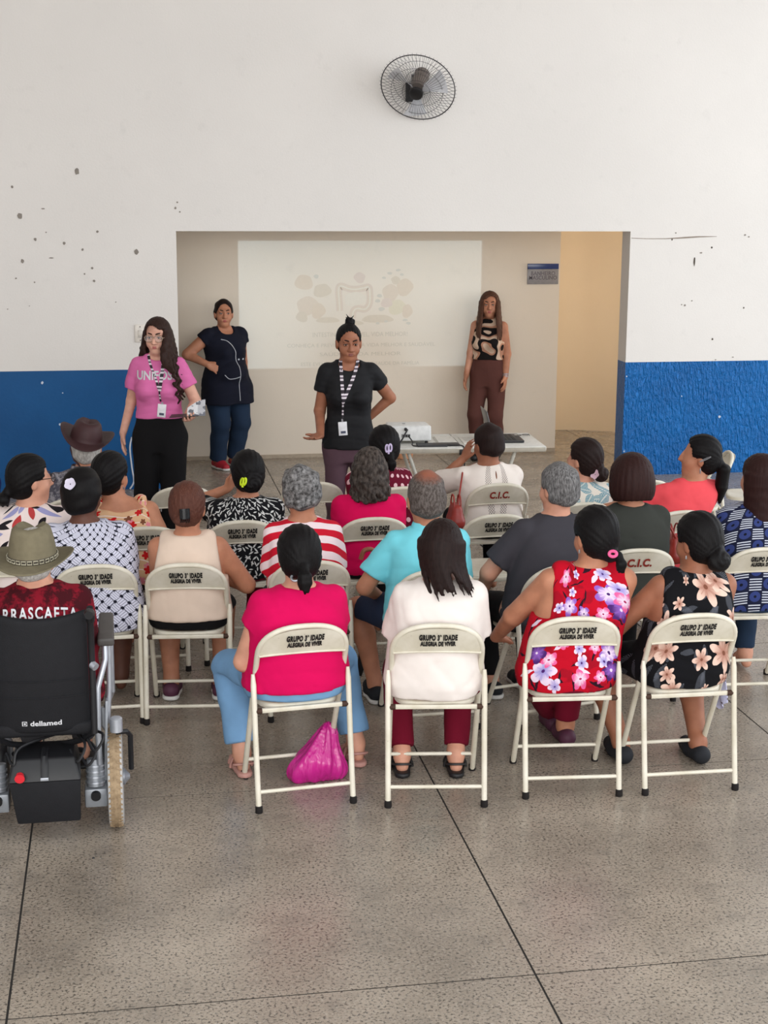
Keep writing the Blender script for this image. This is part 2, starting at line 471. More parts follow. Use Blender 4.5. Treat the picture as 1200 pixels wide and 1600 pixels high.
def hand(S, w, f, n, side, curl=20, sc_=1.0, spread=6, thumb=35, k=.005):
    f = np.array(f, float); f /= np.linalg.norm(f); n = np.array(n, float); n = n-f*(n@f); n /= np.linalg.norm(n)
    sd = np.cross(f, n); sd = sd if sd@np.array(side, float) > 0 else -sd
    R = np.stack([sd, f, n], 1)
    S.ell(w+f*.045*sc_, (.041*sc_, .056*sc_, .0165*sc_), R, k=.014)
    S.ell(w+f*.03*sc_+sd*.024*sc_+n*.006*sc_, (.02*sc_, .034*sc_, .015*sc_), R, k=.012)
    for off, ln, fa in ((-.030, .056, -1.4), (-.0105, .072, -.5), (.0105, .079, .4), (.030, .070, 1.3)):
        b = w+f*(.083-abs(off)*.25)*sc_+sd*off*sc_; a = rad(spread*fa); d0 = f*math.cos(a)+sd*math.sin(a)
        pts = [b]; ang = rad(curl*.5)
        for q, part in enumerate((.45, .31, .24)):
            dd = d0*math.cos(ang)+n*math.sin(ang); pts.append(pts[-1]+dd*ln*part*sc_); ang += rad(curl*(1.0 if q == 0 else .7))
        S.chain(pts, [.0092*sc_, .0085*sc_, .0078*sc_, .0066*sc_], k=k)
    b = w+f*.022*sc_+sd*.034*sc_+n*.006*sc_; a = rad(thumb); d1 = f*math.cos(a)+sd*math.sin(a)+n*.25
    d1 /= np.linalg.norm(d1); d2 = f*math.cos(a*.5)+sd*math.sin(a*.5)+n*.35; d2 /= np.linalg.norm(d2)
    S.chain([b, b+d1*.034*sc_, b+d1*.034*sc_+d2*.03*sc_], [.0125*sc_, .0105*sc_, .0082*sc_], k=.008)

def groove(A, amp, nfr, ph=0.0):
    A = np.array(A, float); A /= np.linalg.norm(A); u = np.cross(A, [1, .2, .1]); u /= np.linalg.norm(u); v = np.cross(A, u)
    def fn(X_, Y_, Z_):
        az = np.arctan2(X_*u[0]+Y_*u[1]+Z_*u[2], X_*v[0]+Y_*v[1]+Z_*v[2])
        return amp*(np.sin(nfr*az+2.5*np.sin(3*az+ph)+12*Z_)+.6*np.sin(nfr*2.3*az+ph))
    return fn
def hair_cap(S, v=0.0, nape=-.085, low=True, ears=True, front=0.0, part=0.0):
    S.ell((0, -.014, .036), (.080+v, .098+v, .088+v))
    if low: S.ell((0, -.034, -.018), (.073+v, .074+v, .072+v), k=.03)
    X_, Y_, Z_ = S.pts((slice(None),)*3)
    f_ = ((np.abs(X_-part*np.clip(Z_, 0, .1))/(.068-front))**2.1+(np.abs(Z_+.03)/(.118-front))**2.1)**(1/2.1)
    f_ = np.maximum((f_-1)*.07, .012-Y_-.25*np.maximum(0, .04-Z_)); f_ = np.minimum(f_, np.maximum(.05-Y_, Z_-.06))
    k_ = .012; h_ = np.maximum(k_-np.abs(S.D+f_), 0)/k_; S.D = (np.maximum(S.D, -f_)+h_*h_*k_*.25).astype(np.float32)
    if ears:
        for q in (-1, 1): S.ell((q*.088, .012, -.03), (.03, .034, .04), mode='sub', k=.01)
    S.plane((0, -.05, nape), (0, -.25, 1))
def strands(S, rows, seed, r0=.015, r1=.007, k=.009):
    for pts in rows: S.chain(pts, np.linspace(r0, r1, len(pts)), k=k)
def hair(style, h=.006, **o):
    rg = np.random.RandomState(o.get('seed', 3)); v = o.get('v', 0.0)
    if style in ('short', 'curlyshort', 'balding'):
        S = Sdf((-.13, -.16, -.14), (.13, .13, .17), h); hair_cap(S, v-.001, -.07, front=o.get('front', 0))
        S.warp(wob(4, .003 if style != 'curlyshort' else .006, 70 if style == 'curlyshort' else 55))
    elif style == 'pony':
        L = o.get('len', .14); sx = o.get('sx', 0.0); tz = o.get('tz', -.05); sd = o.get('side', 0.0)
        S = Sdf((-.2, -.26, -.2-L), (.2, .14, .17), h); hair_cap(S, v, -.09)
        S.warp(groove((sd, -.11, tz), .0016, 26))
        t = np.array((sd, -.108-v, tz)); S.cap((sd*.5, -.085, tz), t, .03, .02, k=.02)
        n = o.get('n', 5); w = o.get('w', .02)
        for i in range(n):
            a = 2*PI*i/n+.4; q = np.array((math.cos(a)*w*.7, math.sin(a)*w*.4, 0))
            e = t+np.array((sx+rg.uniform(-.015, .015), -.012+rg.uniform(-.01, .01), -L*rg.uniform(.8, 1.0)))
            S.chain([t, t+np.array((sx*.2, -.022, -.03))+q, t+np.array((sx*.6, -.02, -L*.55))+q*1.2, e+q*.5], [.012, w*.62, w*.55, .006], k=.008)
    elif style == 'bun':
        b = np.array(o.get('at', (0, -.108, -.05))); r = o.get('r', .042)
        S = Sdf((-.15, -.2, -.15), (.15, .14, .22), h); hair_cap(S, v, -.088); S.warp(groove(b, .0016, 26))
        S.ell(b, (r*1.1, r*.8, r), k=.008); B = b
        S.warp(lambda X_, Y_, Z_: np.where((X_-B[0])**2+(Y_-B[1])**2+(Z_-B[2])**2 < (r*1.35)**2, .003*np.sin(3*np.arctan2(Z_-B[2], X_-B[0])+260*np.sqrt((X_-B[0])**2+(Z_-B[2])**2)), 0))
        if o.get('tuft'):
            for i in range(6):
                a = rg.rand()*6.28; S.cap(b+np.array((0, 0, r*.5)), b+np.array((math.cos(a)*.03, math.sin(a)*.03, r*.7+.03*rg.rand())), .008, .003, k=.004)
    elif style == 'bob':
        S = Sdf((-.16, -.18, -.15), (.16, .15, .17), h)
        S.ell((0, -.016, .03), (.094+v, .106+v, .1+v)); S.ell((0, -.03, -.04), (.1+v, .094+v, .09+v), k=.04)
        S.ell((0, .14, -.06), (.075, .115, .13), mode='sub', k=.02); S.plane((0, 0, o.get('cut', -.1)), (0, .12, 1)); S.warp(groove((0, 0, 1), .0016, 34))
    elif style == 'long':
        L = o.get('len', .22); sx = o.get('sx', 0.0); wave = o.get('wave', 0.0); spread = o.get('spread', .02); curl = o.get('curl', 0.0)
        a0, a1 = o.get('arc', (-110, 110)); n = o.get('n', 22)
        S = Sdf((-.26, -.24, -.16-L), (.26, .17, .17), h); hair_cap(S, .004+v, -.1, ears=False, front=o.get('front', 0), part=o.get('part', 0)); S.warp(groove((0, -.02, 1), .0018, 34))
        for i in range(n):
            az = rad(a0+(a1-a0)*(i+.5)/n); sx_, cy = math.sin(az), -math.cos(az); ln = L*(1-o.get('vary', .2)*rg.rand()); pts = []
            m = 14 if (wave or curl) else 7; ph = rg.rand()*6.28
            for j in range(m+1):
                t = j/m; z = .03-(ln+.03)*t; rr = 1+spread*6*t*t
                p = np.array((sx_*.08*rr+sx*t*t, cy*.088*(1+spread*2*t)-.012-.012*t, z))
                if o.get('flare'): p[0] += math.copysign(o['flare']*math.exp(-((abs(az)-1.35)/.45)**2)*min(1, t*1.5), sx_)
                if o.get('drape') and abs(az) > 1.1 and az*o.get('dside', az) > 0: p[1] += o['drape']*min(1, (abs(az)-1.1)*1.8)*min(1, t*1.7)
                if curl: p += curl*min(1, t*2)*np.array((math.cos(ph+t*ln*95), math.sin(ph+t*ln*95), 0))
                if wave: p[0] += wave*math.sin(ph+t*9)
                pts.append(p)
            S.chain(pts, np.linspace(o.get('r0', .017), o.get('r1', .006), m+1), k=o.get('k', .008))
        if o.get('frizz'): S.warp(wob(8, o['frizz'], 60))
    return S.mesh('hair', 1)

def place_mesh(name, PQ, Hc, Rh, m, root, hb=None):
    P, Q = PQ
    o = link(name, arr_mesh(name, P, Q), m, root); o.matrix_local = Matrix.Translation(Vector(Hc)) @ Matrix(Rh.tolist()).to_4x4(); return o
def head_mb(name, mb, Hc, Rh, m, root, **kw):
    o = mb.build(name, m, root, **kw); o.matrix_local = Matrix.Translation(Vector(Hc)) @ Matrix(Rh.tolist()).to_4x4(); return o

def head_sdf(S, Hc, Rh, hs=1.0, face=False, male=False):
    P = lambda x, y, z: Hc+Rh @ (np.array((x, y, z))*hs)
    S.ell(P(0, -.012, .032), (.073*hs, .09*hs, .083*hs), Rh, k=.02)
    S.ell(P(0, .026, -.03), (.061*hs, .066*hs, .078*hs), Rh, k=.03)
    S.ell(P(0, .055, -.085), (.03*hs, .03*hs, .024*hs), Rh, k=.03)          # chin
    for q in (-1, 1):
        S.ell(P(q*.036, .05, -.03), (.026*hs, .028*hs, .028*hs), Rh, k=.02)   # cheek
        S.ell(P(q*.074, -.008, -.012), (.011*hs, .02*hs, .031*hs), Rh, k=.006)
        S.ell(P(q*.079, -.013, .004), (.006*hs, .017*hs, .018*hs), Rh, k=.004)
    S.cap(P(0, .086, .022), P(0, .105, -.02), .0085*hs, .0125*hs, k=.012)
    for q in (-1, 1): S.ell(P(q*.012, .094, -.024), (.009*hs, .011*hs, .008*hs), Rh, k=.006)
    if face:
        S.cap(P(-.04, .076, .034), P(.04, .076, .034), .010*hs, k=.016)       # brow
        for q in (-1, 1):
            S.ell(P(q*.031, .094, .012), (.021*hs, .013*hs, .011*hs), Rh, k=.012, mode='sub')
            S.ell(P(q*.031, .074, .011), (.0155*hs, .0135*hs, .012*hs), Rh, k=.004)  # lids
        S.cap(P(-.02, .083, -.052), P(.02, .083, -.052), .009*hs, k=.012)

def face_parts(root, Hc, Rh, hs, lips='pink', brow=M_brow, smile=0.0):
    for q in (-1, 1):
        e = MB(); e.lathe([(0, -.0125), (.006, -.0108), (.0105, -.006), (.0125, 0), (.0105, .006), (.006, .0108), (0, .0125)], 14)
        e.v = [((q*.031+x*1.02)*hs, (.0785+y*.78)*hs, (.0105+z*.52)*hs) for x, y, z in e.v]
        eo = head_mb('eye', e, Hc, Rh, M_white_eye, root)
        i = MB(); i.lathe([(0, 0), (.0056, 0), (.0045, .0012), (0, .0016)], 14)
        i.v = [((q*.031+x)*hs, (.0875+z)*hs, (.0105+y)*hs) for x, y, z in i.v]; i.build('iris', M_iris, eo)
        l = MB(); l.tube([((q*.031+.0135*math.cos(a))*hs, (.0795+.0085*math.sin(a)**.7)*hs, (.0105+.0075*math.sin(a))*hs) for a in np.linspace(.05, PI-.05, 9)], .0019*hs, 6)
        l.build('eyelid_line', M_lash, eo)
        b = MB(); b.tube([(q*(.012+.036*t)*hs, (.0905-.016*t*t)*hs, (.0345+.0055*math.sin(t*2.6))*hs) for t in np.linspace(0, 1, 8)], [(.0022+.0022*math.sin(PI*min(1, .15+t)))*hs for t in np.linspace(0, .8, 8)], 7)
        head_mb('eyebrow', b, Hc, Rh, brow, root)
    m = MB()
    m.tube([(.023*x*hs, (.0925-.009*x*x)*hs, (-.0488+smile*x*x-.001*math.cos(x*9))*hs) for x in np.linspace(-1, 1, 11)], [(.0022+.0028*(1-x*x))*hs for x in np.linspace(-1, 1, 11)], 8)
    m.tube([(.020*x*hs, (.0925-.009*x*x)*hs, (-.0565+smile*x*x)*hs) for x in np.linspace(-1, 1, 11)], [(.002+.0042*(1-x*x))*hs for x in np.linspace(-1, 1, 11)], 8)
    head_mb('lips', m, Hc, Rh, M_lips[lips], root)

def shoe(root, ank, fdir, m, kind='shoe', sole=None, h=.0065):
    a = np.array(ank, float); f = np.array((fdir[0], fdir[1], 0.0)); f /= np.linalg.norm(f); sd = np.array((f[1], -f[0], 0)); g = a.copy(); g[2] = 0
    S = Sdf(g-np.array((.2, .2, .01)), g+np.array((.2, .2, .17)), h)
    lo = .012
    if kind == 'sandal':
        S.chain([g-f*.055+(0, 0, lo), g+f*.06+(0, 0, lo), g+f*.15+(0, 0, lo)], [.036, .042, .036], k=.02); S.D = np.maximum(S.D, np.abs(S.pts((slice(None),)*3)[2]-.014)-.0115).astype(np.float32)
    else:
        S.chain([g-f*.05+(0, 0, .045), g+f*.06+(0, 0, .04), g+f*.15+(0, 0, .028)], [.043, .046, .038], k=.03)
        if kind == 'boot': S.cap(g-f*.01+(0, 0, .05), a+(0, 0, .035), .046, .046, k=.02, cut1=True)
        S.plane((0, 0, .0025), (0, 0, 1))
    P, Q = S.mesh('shoe'); o = link('shoe', arr_mesh('shoe', P, Q), m, root)
    if kind == 'sandal':
        for t, w, zz in ((.085, .047, .05), (.035, .05, .062)):
            b = MB(); b.tube([g+f*t+sd*(w*math.cos(q))+np.array((0, 0, .014+zz*math.sin(q))) for q in np.linspace(0, PI, 11)], .006, 6, sq=(1, 1.6)); b.build('shoe_strap', m, o)
        b = MB(); b.tube([g-f*(.028+.035*math.sin(q))+sd*(.045*math.cos(q))+np.array((0, 0, .05+.012*math.sin(q))) for q in np.linspace(0, PI, 9)], .0055, 6); b.build('shoe_strap', m, o)
    elif sole is not None:
        S = Sdf(g-np.array((.2, .2, .01)), g+np.array((.2, .2, .05)), h)
        S.chain([g-f*.052+(0, 0, .014), g+f*.06+(0, 0, .014), g+f*.152+(0, 0, .014)], [.045, .048, .04], k=.02)
        S.D = np.maximum(S.D, np.abs(S.pts((slice(None),)*3)[2]-.013)-.011).astype(np.float32)
        P, Q = S.mesh('sole'); link('shoe_sole', arr_mesh('shoe_sole', P, Q), sole, o)
    return o

PEOPLE = {}
def person(key, label, x, y, rz=0.0, top=1.22, mode='sit', seat=.452, g=1.0, sw=.165, gl=1.0, lean=.0, sx=.0, head=(0, 0), yaw=0, pitch=0, roll=0,
           skin='tan', hs=1.07, nk=.242, h=.008, armL=None, armR=None, poleL=None, poleR=None, handL=None, handR=None,
           ankL=None, ankR=None, footdir=(0, 1), shirt=None, pants=None, hairs=None, shoes=None, face=False, lips='pink', smile=0.0, gd=1.0, nude_legs=True, belly=0.0, bust=0.0, group=None, upper=.27, fore=.235, kneeL=None, kneeR=None):
    root = thing('person', label, 'person', (x, y, 0), rad(rz), group)
    sit = mode == 'sit'; Hh = top
    Hc = np.array((sx+head[0], lean+head[1], top-.128*hs)); Rh = rotm(yaw, pitch, roll)
    zn = top-nk*hs; K = Hh/1.65; sw = sw*.86
    if sit:
        L = zn-seat; zz = lambda t: seat+t*L
        prof = [(zz(0), 0, .0, .182, .13), (zz(.12), 0, -.005, .20, .14), (zz(.3), sx*.15, -.015+lean*.1, .188, .128), (zz(.5), sx*.4, -.02+lean*.35, .18, .12),
                (zz(.7), sx*.7, -.02+lean*.65, .178, .115), (zz(.84), sx*.9, -.015+lean*.85, .168, .1), (zz(.93), sx, lean-.01, .125, .08), (zz(1.0), sx, lean-.01, .068, .058)]
    else:
        zz = lambda t: .47*Hh+t*(zn-.47*Hh)
        prof = [(zz(-.08), 0, .0, .15, .11), (zz(.06), 0, -.005, .172, .118), (zz(.2), 0, -.005, .165, .11), (zz(.4), sx*.3, 0, .138, .095), (zz(.55), sx*.5, 0, .14, .1),
                (zz(.74), sx*.8, -.005+lean*.8, .153, .108), (zz(.85), sx*.9, lean*.9-.005, .15, .095), (zz(.94), sx, lean-.01, .112, .072), (zz(1.0), sx, lean-.01, .064, .056)]
    prof = [(z, cx, cy, rx*(g if z < zn-.08 else (1+(g-1)*.4)), ry*gd*(g if z < zn-.08 else 1)) for z, cx, cy, rx, ry in prof]
    neck0 = np.array((sx, lean-.012, zn-.02)); neck1 = Hc+Rh @ np.array((0, -.018, -.06))
    J = {}
    for s_, nm in ((-1, 'L'), (1, 'R')):
        sh = np.array((sx+s_*sw, lean-.005, zn-.078))
        tgt = {'L': armL, 'R': armR}[nm]; pole = {'L': poleL, 'R': poleR}[nm]
        if tgt is None: tgt = (s_*.1, .26, seat+.17) if sit else (s_*(sw+.045), .03, sh[2]-.49)
        if pole is None: pole = sh+np.array((s_*.14, -.5, -.4)) if sit else sh+np.array((s_*.08, -1, -.3))
        el, wr = ik(sh, tgt, upper*(K if not sit else 1), fore*(K if not sit else 1), pole); J['sh'+nm], J['el'+nm], J['wr'+nm] = sh, el, wr
        hip = np.array((s_*.098*min(g, 1.15), .03, seat+.078)) if sit else np.array((s_*.085*g, 0, .5*Hh))
        an = {'L': ankL, 'R': ankR}[nm]
        if an is None: an = (s_*.11, .33, .085) if sit else (s_*.09, -.01, .08)
        kp = {'L': kneeL, 'R': kneeR}[nm]
        l1, l2 = (.405, .40) if sit else ((.5-.275)*Hh, .275*Hh-.06)
        if not sit: l1, l2 = .235*Hh, .232*Hh
        kn, an = ik(hip, an, l1, l2, (hip+np.array((s_*.1, 1.0, .9))) if kp is None else kp); J['hip'+nm], J['kn'+nm], J['an'+nm] = hip, kn, an
    pts = np.array(list(J.values())+[Hc]); lo = pts.min(0)-.26; hi = pts.max(0)+.26; lo[2] = -.012; hi[2] = top+.03
    ru, rf = .047*gl, .038*gl
    def legs(S, infl, k=.02, upto=None, shin=True):
        for nm in 'LR':
            a, b, c = J['hip'+nm], J['kn'+nm], J['an'+nm]
            if sit: S.cap(a, b, .085*min(g, 1.2)+infl, .062*gl+infl, k=.05)
            else: S.cap(a, b, .082*g+infl, .056*gl+infl, k=.03)
    def shins(S, infl, flare=None, end=1.0, k=.02):
        for nm in 'LR':
            b, c = J['kn'+nm], J['an'+nm]; m = b+(c-b)*.35+np.array((0, -.012, 0)); e = b+(c-b)*end
            S.chain([b, m], [.057*gl+infl, .053*gl+infl], k=k)
            S.cap(m, e, .053*gl+infl, (.036*gl if flare is None else flare)+infl, k=k, cut1=end < 1 or flare is not None)
    # ---- the body, one continuous surface
    hf = .0036 if face else h*1.08; hb = h*1.2 if face else h*1.42
    fine = (((Hc[0]-.1, Hc[0]+.1, hf),), ((Hc[1]-.13, Hc[1]+.14, hf),), ((Hc[2]-.14, Hc[2]+.14, hf),)) if face else (((Hc[0]-.1, Hc[0]+.1, hf),), ((Hc[1]-.12, Hc[1]+.13, hf),), ((Hc[2]-.14, Hc[2]+.14, hf),))
    S = Sdf(lo, hi, hb, fine)
    S.column(prof, -.005, k=.02)
    if belly: S.ell((sx*.3, .05, zz(.28)), (.12*g, .075*g+belly*.6, .13), k=.05)
    legs(S, 0)
    if sit: S.plane((0, 0, seat+.003), (0, 0, 1))
    shins(S, 0)
    for nm in 'LR':
        an = J['an'+nm]; f = np.array((footdir[0], footdir[1], 0.0)); f = f/np.linalg.norm(f)
        S.chain([an+(0, 0, .01), an-f*.03-(0, 0, .045), ], [.036*gl, .03], k=.02); S.chain([an, an+f*.07-(0, 0, .04), an+f*.14-(0, 0, .058)], [.034, .033, .022], k=.02)
        S.cap(J['sh'+nm], J['el'+nm], .049*gl, ru*.86, k=.02); S.cap(J['el'+nm], J['wr'+nm], rf, .026*(gl*.5+.5), k=.015)
        s_ = -1 if nm == 'L' else 1
        hd = {'L': handL, 'R': handR}[nm] or {}
        f = (J['wr'+nm]-J['el'+nm]); f /= np.linalg.norm(f)
        if sit and not hd: hd = dict(f=(-s_*.5, .8, -.25), n=(0, 0, -1), side=(-s_, .3, 0), curl=22)
        hd = dict(dict(f=f, n=(-s_, 0, 0), side=(0, 1, 0), curl=24), **hd); hand(S, J['wr'+nm], hd['f'], hd['n'], hd['side'], hd['curl'], hd.get('sc', 1.0), hd.get('spread', 5), hd.get('thumb', 32))
    if bust and not (shirt or {}).get('flat'):
        for q in (-1, 1): S.ell((sx*.7+q*.07, .075*gd+lean*.6, zz(.62)), (.06, .05+bust, .06), k=.04)
    for q, nm in ((-1, 'L'), (1, 'R')): S.cap((sx+q*.03, lean-.012, zn-.045), J['sh'+nm]+np.array((-q*.012, 0, -.002)), .036, .044*gl, k=.03)
    S.cap(neck0-np.array((0, 0, .03)), neck1, .054*hs*(1+.12*(g-1)), .05*hs, k=.035)
    head_sdf(S, Hc, Rh, hs, face)
    P, Q = S.mesh('body', 1 if face else 2); body = link('body', arr_mesh('body', P, Q), SK[skin], root)
    # ---- clothes
    def top_cloth(nm_, c):
        infl = c.get('infl', .011 if sit else .017); S = Sdf(lo, hi, c.get('h', h*1.12)); hem = c.get('hem', prof[0][0]); pr = list(prof)
        if 'hemrow' in c: pr = [r for r in prof if r[0] > c['hemrow'][-1][0]+.03 or sit] ; pr += [tuple(r) for r in c['hemrow']]
        S.column(pr, infl, k=.02, zlo=hem, zhi=zn-c.get('drop', .0))
        if belly: S.ell((sx*.3, .05, zz(.28)), (.13*g+infl, .085*g+belly+infl, .14), k=.05)
        if bust:
            for q in (-1, 1): S.ell((sx*.7+q*.07, .075*gd+lean*.6, zz(.62)), (.06+infl, .05+bust+infl, .06+infl), k=.05)
        if c.get('skirt'):
            legs(S, infl+.006); ends = c['skirt']
            a = (J['hipL']+J['hipR'])/2; b = (J['knL']+J['knR'])/2; S.cap(a, b, .09, .05, k=.08)
        S.D = np.maximum(S.D, (hem-S.pts((slice(None),)*3)[2])).astype(np.float32)
        if c.get('skirt'):
            for q in 'LR':
                pass
            m = (J['knL']+J['knR'])/2; d = m-(J['hipL']+J['hipR'])/2; d /= np.linalg.norm(d); S.plane(m+d*c['skirt'], -d)
        if sit: S.plane((0, 0, seat+.002), (0, 0, 1))
        if c.get('sleeveless'):
            for q, nm in ((-1, 'L'), (1, 'R')):
                S.cap(J['sh'+nm]+np.array((-q*.02, 0, .02)), J['sh'+nm]+np.array((-q*.045, 0, .045)), .05, k=.03)
                sp = J['sh'+nm]+np.array((q*c.get('arm', .012), 0, 0)); S.plane(sp, (-q, 0, -.15), lo=(-9, -9, sp[2]-.13), hi=(9, 9, 9))
        f = c.get('sleeve', 0)
        if f:
            for q, nm in ((-1, 'L'), (1, 'R')): S.cap((sx+q*.03, lean-.012, zn-.045), J['sh'+nm]+np.array((-q*.012, 0, -.002)), .036+infl*.8, .044*gl+infl, k=.03)
        if f:
            for q, nm in ((-1, 'L'), (1, 'R')):
                a, e, w = J['sh'+nm], J['el'+nm], J['wr'+nm]; ex = c.get('wide', .012)
                S.cap(a, a+(e-a)*min(f, 1), .048*gl+infl, ru*.86+infl+ex, k=.02, cut1=True)
                if f > 1: S.cap(e, e+(w-e)*(f-1), ru*.95+infl+ex*.7, rf*.9+infl+ex*.5, k=.02, cut1=True)
        if c.get('neckcut'):
            S.ell((sx, lean+.055+c.get('ncy', 0), zn+.01), (c['neckcut'], .07, c.get('nd', .06)), mode='sub', k=.01)
        if c.get('backcut'): S.ell((sx, lean-.07, zn+.02), (c['backcut'][0], .09, c['backcut'][1]), mode='sub', k=.01)
        S.warp(creases(len(label)*7+len(key), c.get('fold', .0045), c.get('ff', 15)))
        S.D = np.maximum(S.D, (hem-S.pts((slice(None),)*3)[2])).astype(np.float32)
        P, Q = S.mesh(nm_); return link(nm_, arr_mesh(nm_, P, Q), c['mat'], root)
    out = dict(root=root, body=body, Hc=Hc, Rh=Rh, J=J, zn=zn, prof=prof)
    if pants:
        S = Sdf(lo, hi, h*1.4); infl = pants.get('infl', .007); kd = pants.get('kind', 'long')
        S.column([r for r in prof], infl, k=.02, zhi=pants.get('waist', (shirt or {}).get('hem', prof[0][0])+.035 if sit else prof[0][0]+.2))
        legs(S, infl+pants.get('ex', .0), k=.03)
        if kd == 'skirt':
            a = (J['hipL']+J['hipR'])/2; b = (J['knL']+J['knR'])/2; S.cap(a, b, .09, .055, k=.08)
        if kd in ('short', 'skirt'):
            for nm in 'LR':
                d = J['kn'+nm]-J['hip'+nm]; p_ = J['hip'+nm]+d*pants.get('len', .9); s_ = -1 if nm == 'L' else 1
                S.plane(p_, -d, lo=(-9 if s_ < 0 else 0, -9, -9), hi=(0 if s_ < 0 else 9, 9, 9))
        if sit: S.plane((0, 0, seat+.0025), (0, 0, 1))
        if kd == 'long': shins(S, infl+pants.get('ex', 0), flare=pants.get('flare', .043*gl), end=pants.get('end', .93))
        S.warp(wob(len(key)*3+5, .003, 18))
        P, Q = S.mesh('trousers'); nm_ = {'long': 'trousers', 'short': 'shorts', 'skirt': 'skirt'}[kd]; out['pants'] = link(nm_, arr_mesh(nm_, P, Q), pants['mat'], root)
    if shirt: out['shirt'] = top_cloth(shirt.get('name', 'shirt'), shirt)
    if hairs:
        ho = dict(hairs); st = ho.pop('style'); mt = ho.pop('mat'); hh = ho.pop('h', .006)
        PQ = hair(st, hh, **ho); PQ = (PQ[0]*hs, PQ[1]); out['hair'] = place_mesh('hair', PQ, Hc, Rh, HM[mt], root)
    if shoes:
        for nm in 'LR': out['shoe'+nm] = shoe(root, J['an'+nm], footdir, shoes['mat'], shoes.get('kind', 'shoe'), shoes.get('sole'))
    if face: face_parts(root, Hc, Rh, hs, lips, smile=smile)
    PEOPLE[key] = out; return out
# ---------------------------------------------------------------- the hall
WALL_Y, NICHE_Y, OX0, OX1, OZ, BLUE = 13.18, 14.56, .485, 4.53, 2.23, 1.053
n = NT('granilite'); gp = n.new('ShaderNodeNewGeometry').outputs['Position']
sp = n.noise(88, 3, .65, gp); sp2 = n.noise(80, 2, .6, gp); bl = n.noise(1.6, 4, .6, gp); bl2 = n.noise(5.5, 4, .65, gp)
c0 = n.mix(n.step(bl, .3, .72), rgb(132, 121, 109), rgb(170, 157, 142))
c0 = n.mix(n.step(bl2, .56, .74)*.4, c0, rgb(92, 88, 84))
c0 = n.mix(n.step(sp, .475, .385)*.85, c0, rgb(58, 54, 50))
c0 = n.mix(n.step(sp2, .55, .66)*.35, c0, rgb(184, 176, 164))
n.bump(sp, .04, .002)
M_floor = n.done(c0, n.step(bl2, 0, 1)*.2+.17, .55)
M_joint = plain('floor_joint', rgb(38, 35, 33), .8)
def wall_paint(name, c, var, rough, b, bs, dirt=.0):
    n = NT(name); gp = n.new('ShaderNodeNewGeometry').outputs['Position']
    k = n.noise(.9, 4, .6, gp); k2 = n.noise(6, 3, .6, gp)
    d = tuple(q*(1-var) for q in c[:3])+(1,); cc = n.mix(n.step(k, .3, .7), d, c)
    if dirt: cc = n.mix(n.step(k2, .62, .8)*dirt, cc, tuple(q*.75 for q in c[:3])+(1,))
    n.bump(n.noise(bs, 4, .65, gp), b, .01); return n.done(cc, rough, .3)
M_white = wall_paint('wall_white_paint', rgb(226, 221, 216), .05, .75, .12, 60, .25)
M_niche = wall_paint('niche_cream_paint', rgb(228, 215, 198), .05, .7, .08, 60, .2)
M_peach = wall_paint('passage_peach_paint', rgb(228, 208, 178), .06, .75, .08, 60)
n = NT('wall_blue_smooth'); gp = n.new('ShaderNodeNewGeometry').outputs['Position']; k = n.noise(1.3, 4, .6, gp)
n.bump(n.noise(40, 3, .6, gp), .1, .01); M_blueL = n.done(n.mix(n.step(k, .3, .7), rgb(6, 70, 122), rgb(10, 82, 138)), .5, .25)
n = NT('wall_blue_grafiato'); gp = n.new('ShaderNodeNewGeometry').outputs['Position']; x, y, z = n.xyz(gp)
gv = n.vec(x*1.0, y*1.0, z*.33); k = n.noise(46, 3, .6, gv); k2 = n.noise(2, 3, .6, gp)
n.bump(n.step(k, .35, .65), 1.0, .03); M_blueR = n.done(n.mix(n.step(k2, .3, .7), rgb(3, 102, 178), rgb(6, 116, 196)), .34, .45)

fl = MB().box((-9, -4, -.06), (11, 17.2, -.0018)).build('floor', M_joint, smooth=False); tag(fl, kind='structure')
T, GX, GY, JT = 1.742, -.428, 6.246, .004
slab = MB().box((JT, JT, -.03), (T-JT, T-JT, 0)).mesh('floor_slab', smooth=False)
for i in range(-3, 6):
    for j in range(-4, 6):
        if j < -2 and i > 2 or abs(i) > 4 and j < 0: continue
        o = link('floor_slab', slab, M_floor, fl); o.location = (GX+i*T, GY+j*T, 0)
def wall(name, boxes, m, parent=None):
    mb = MB()
    for lo, hi in boxes: mb.box(lo, hi)
    return tag(mb.build(name, m, parent, smooth=False), kind='structure' if parent is None else None)
WT = WALL_Y+.22
wf = wall('wall_front', [((-7, WALL_Y, BLUE), (OX0, WT, 6.2)), ((OX1, WALL_Y, BLUE), (9.6, WT, 6.2)), ((OX0, WALL_Y, OZ), (OX1, WT, 6.2))], M_white)
wall('blue_dado', [((-7, WALL_Y, 0), (OX0, WT, BLUE))], M_blueL, wf)
wall('blue_dado', [((OX1, WALL_Y, 0), (9.6, WT, BLUE))], M_blueR, wf)
wall('wall_back', [((-.6, NICHE_Y, 0), (4.29, NICHE_Y+.14, 2.75))], M_niche)
wall('wall_left', [((-7.15, -4, 0), (-7, 13.4, 6.2))], M_white)
mb = MB()
pts = [(4.15, 15.95), (4.5, 15.93), (4.9, 15.85), (5.3, 15.68), (5.8, 15.4), (6.4, 15.0), (6.9, 14.2), (7.0, 13.4)]
mb.sheet(lambda u, v: (np.interp(u*7, range(8), [p[0] for p in pts]), np.interp(u*7, range(8), [p[1] for p in pts]), 2.75*v), 28, 1, .1, (0, -1, 0))
tag(mb.build('wall_passage', M_peach), kind='structure')
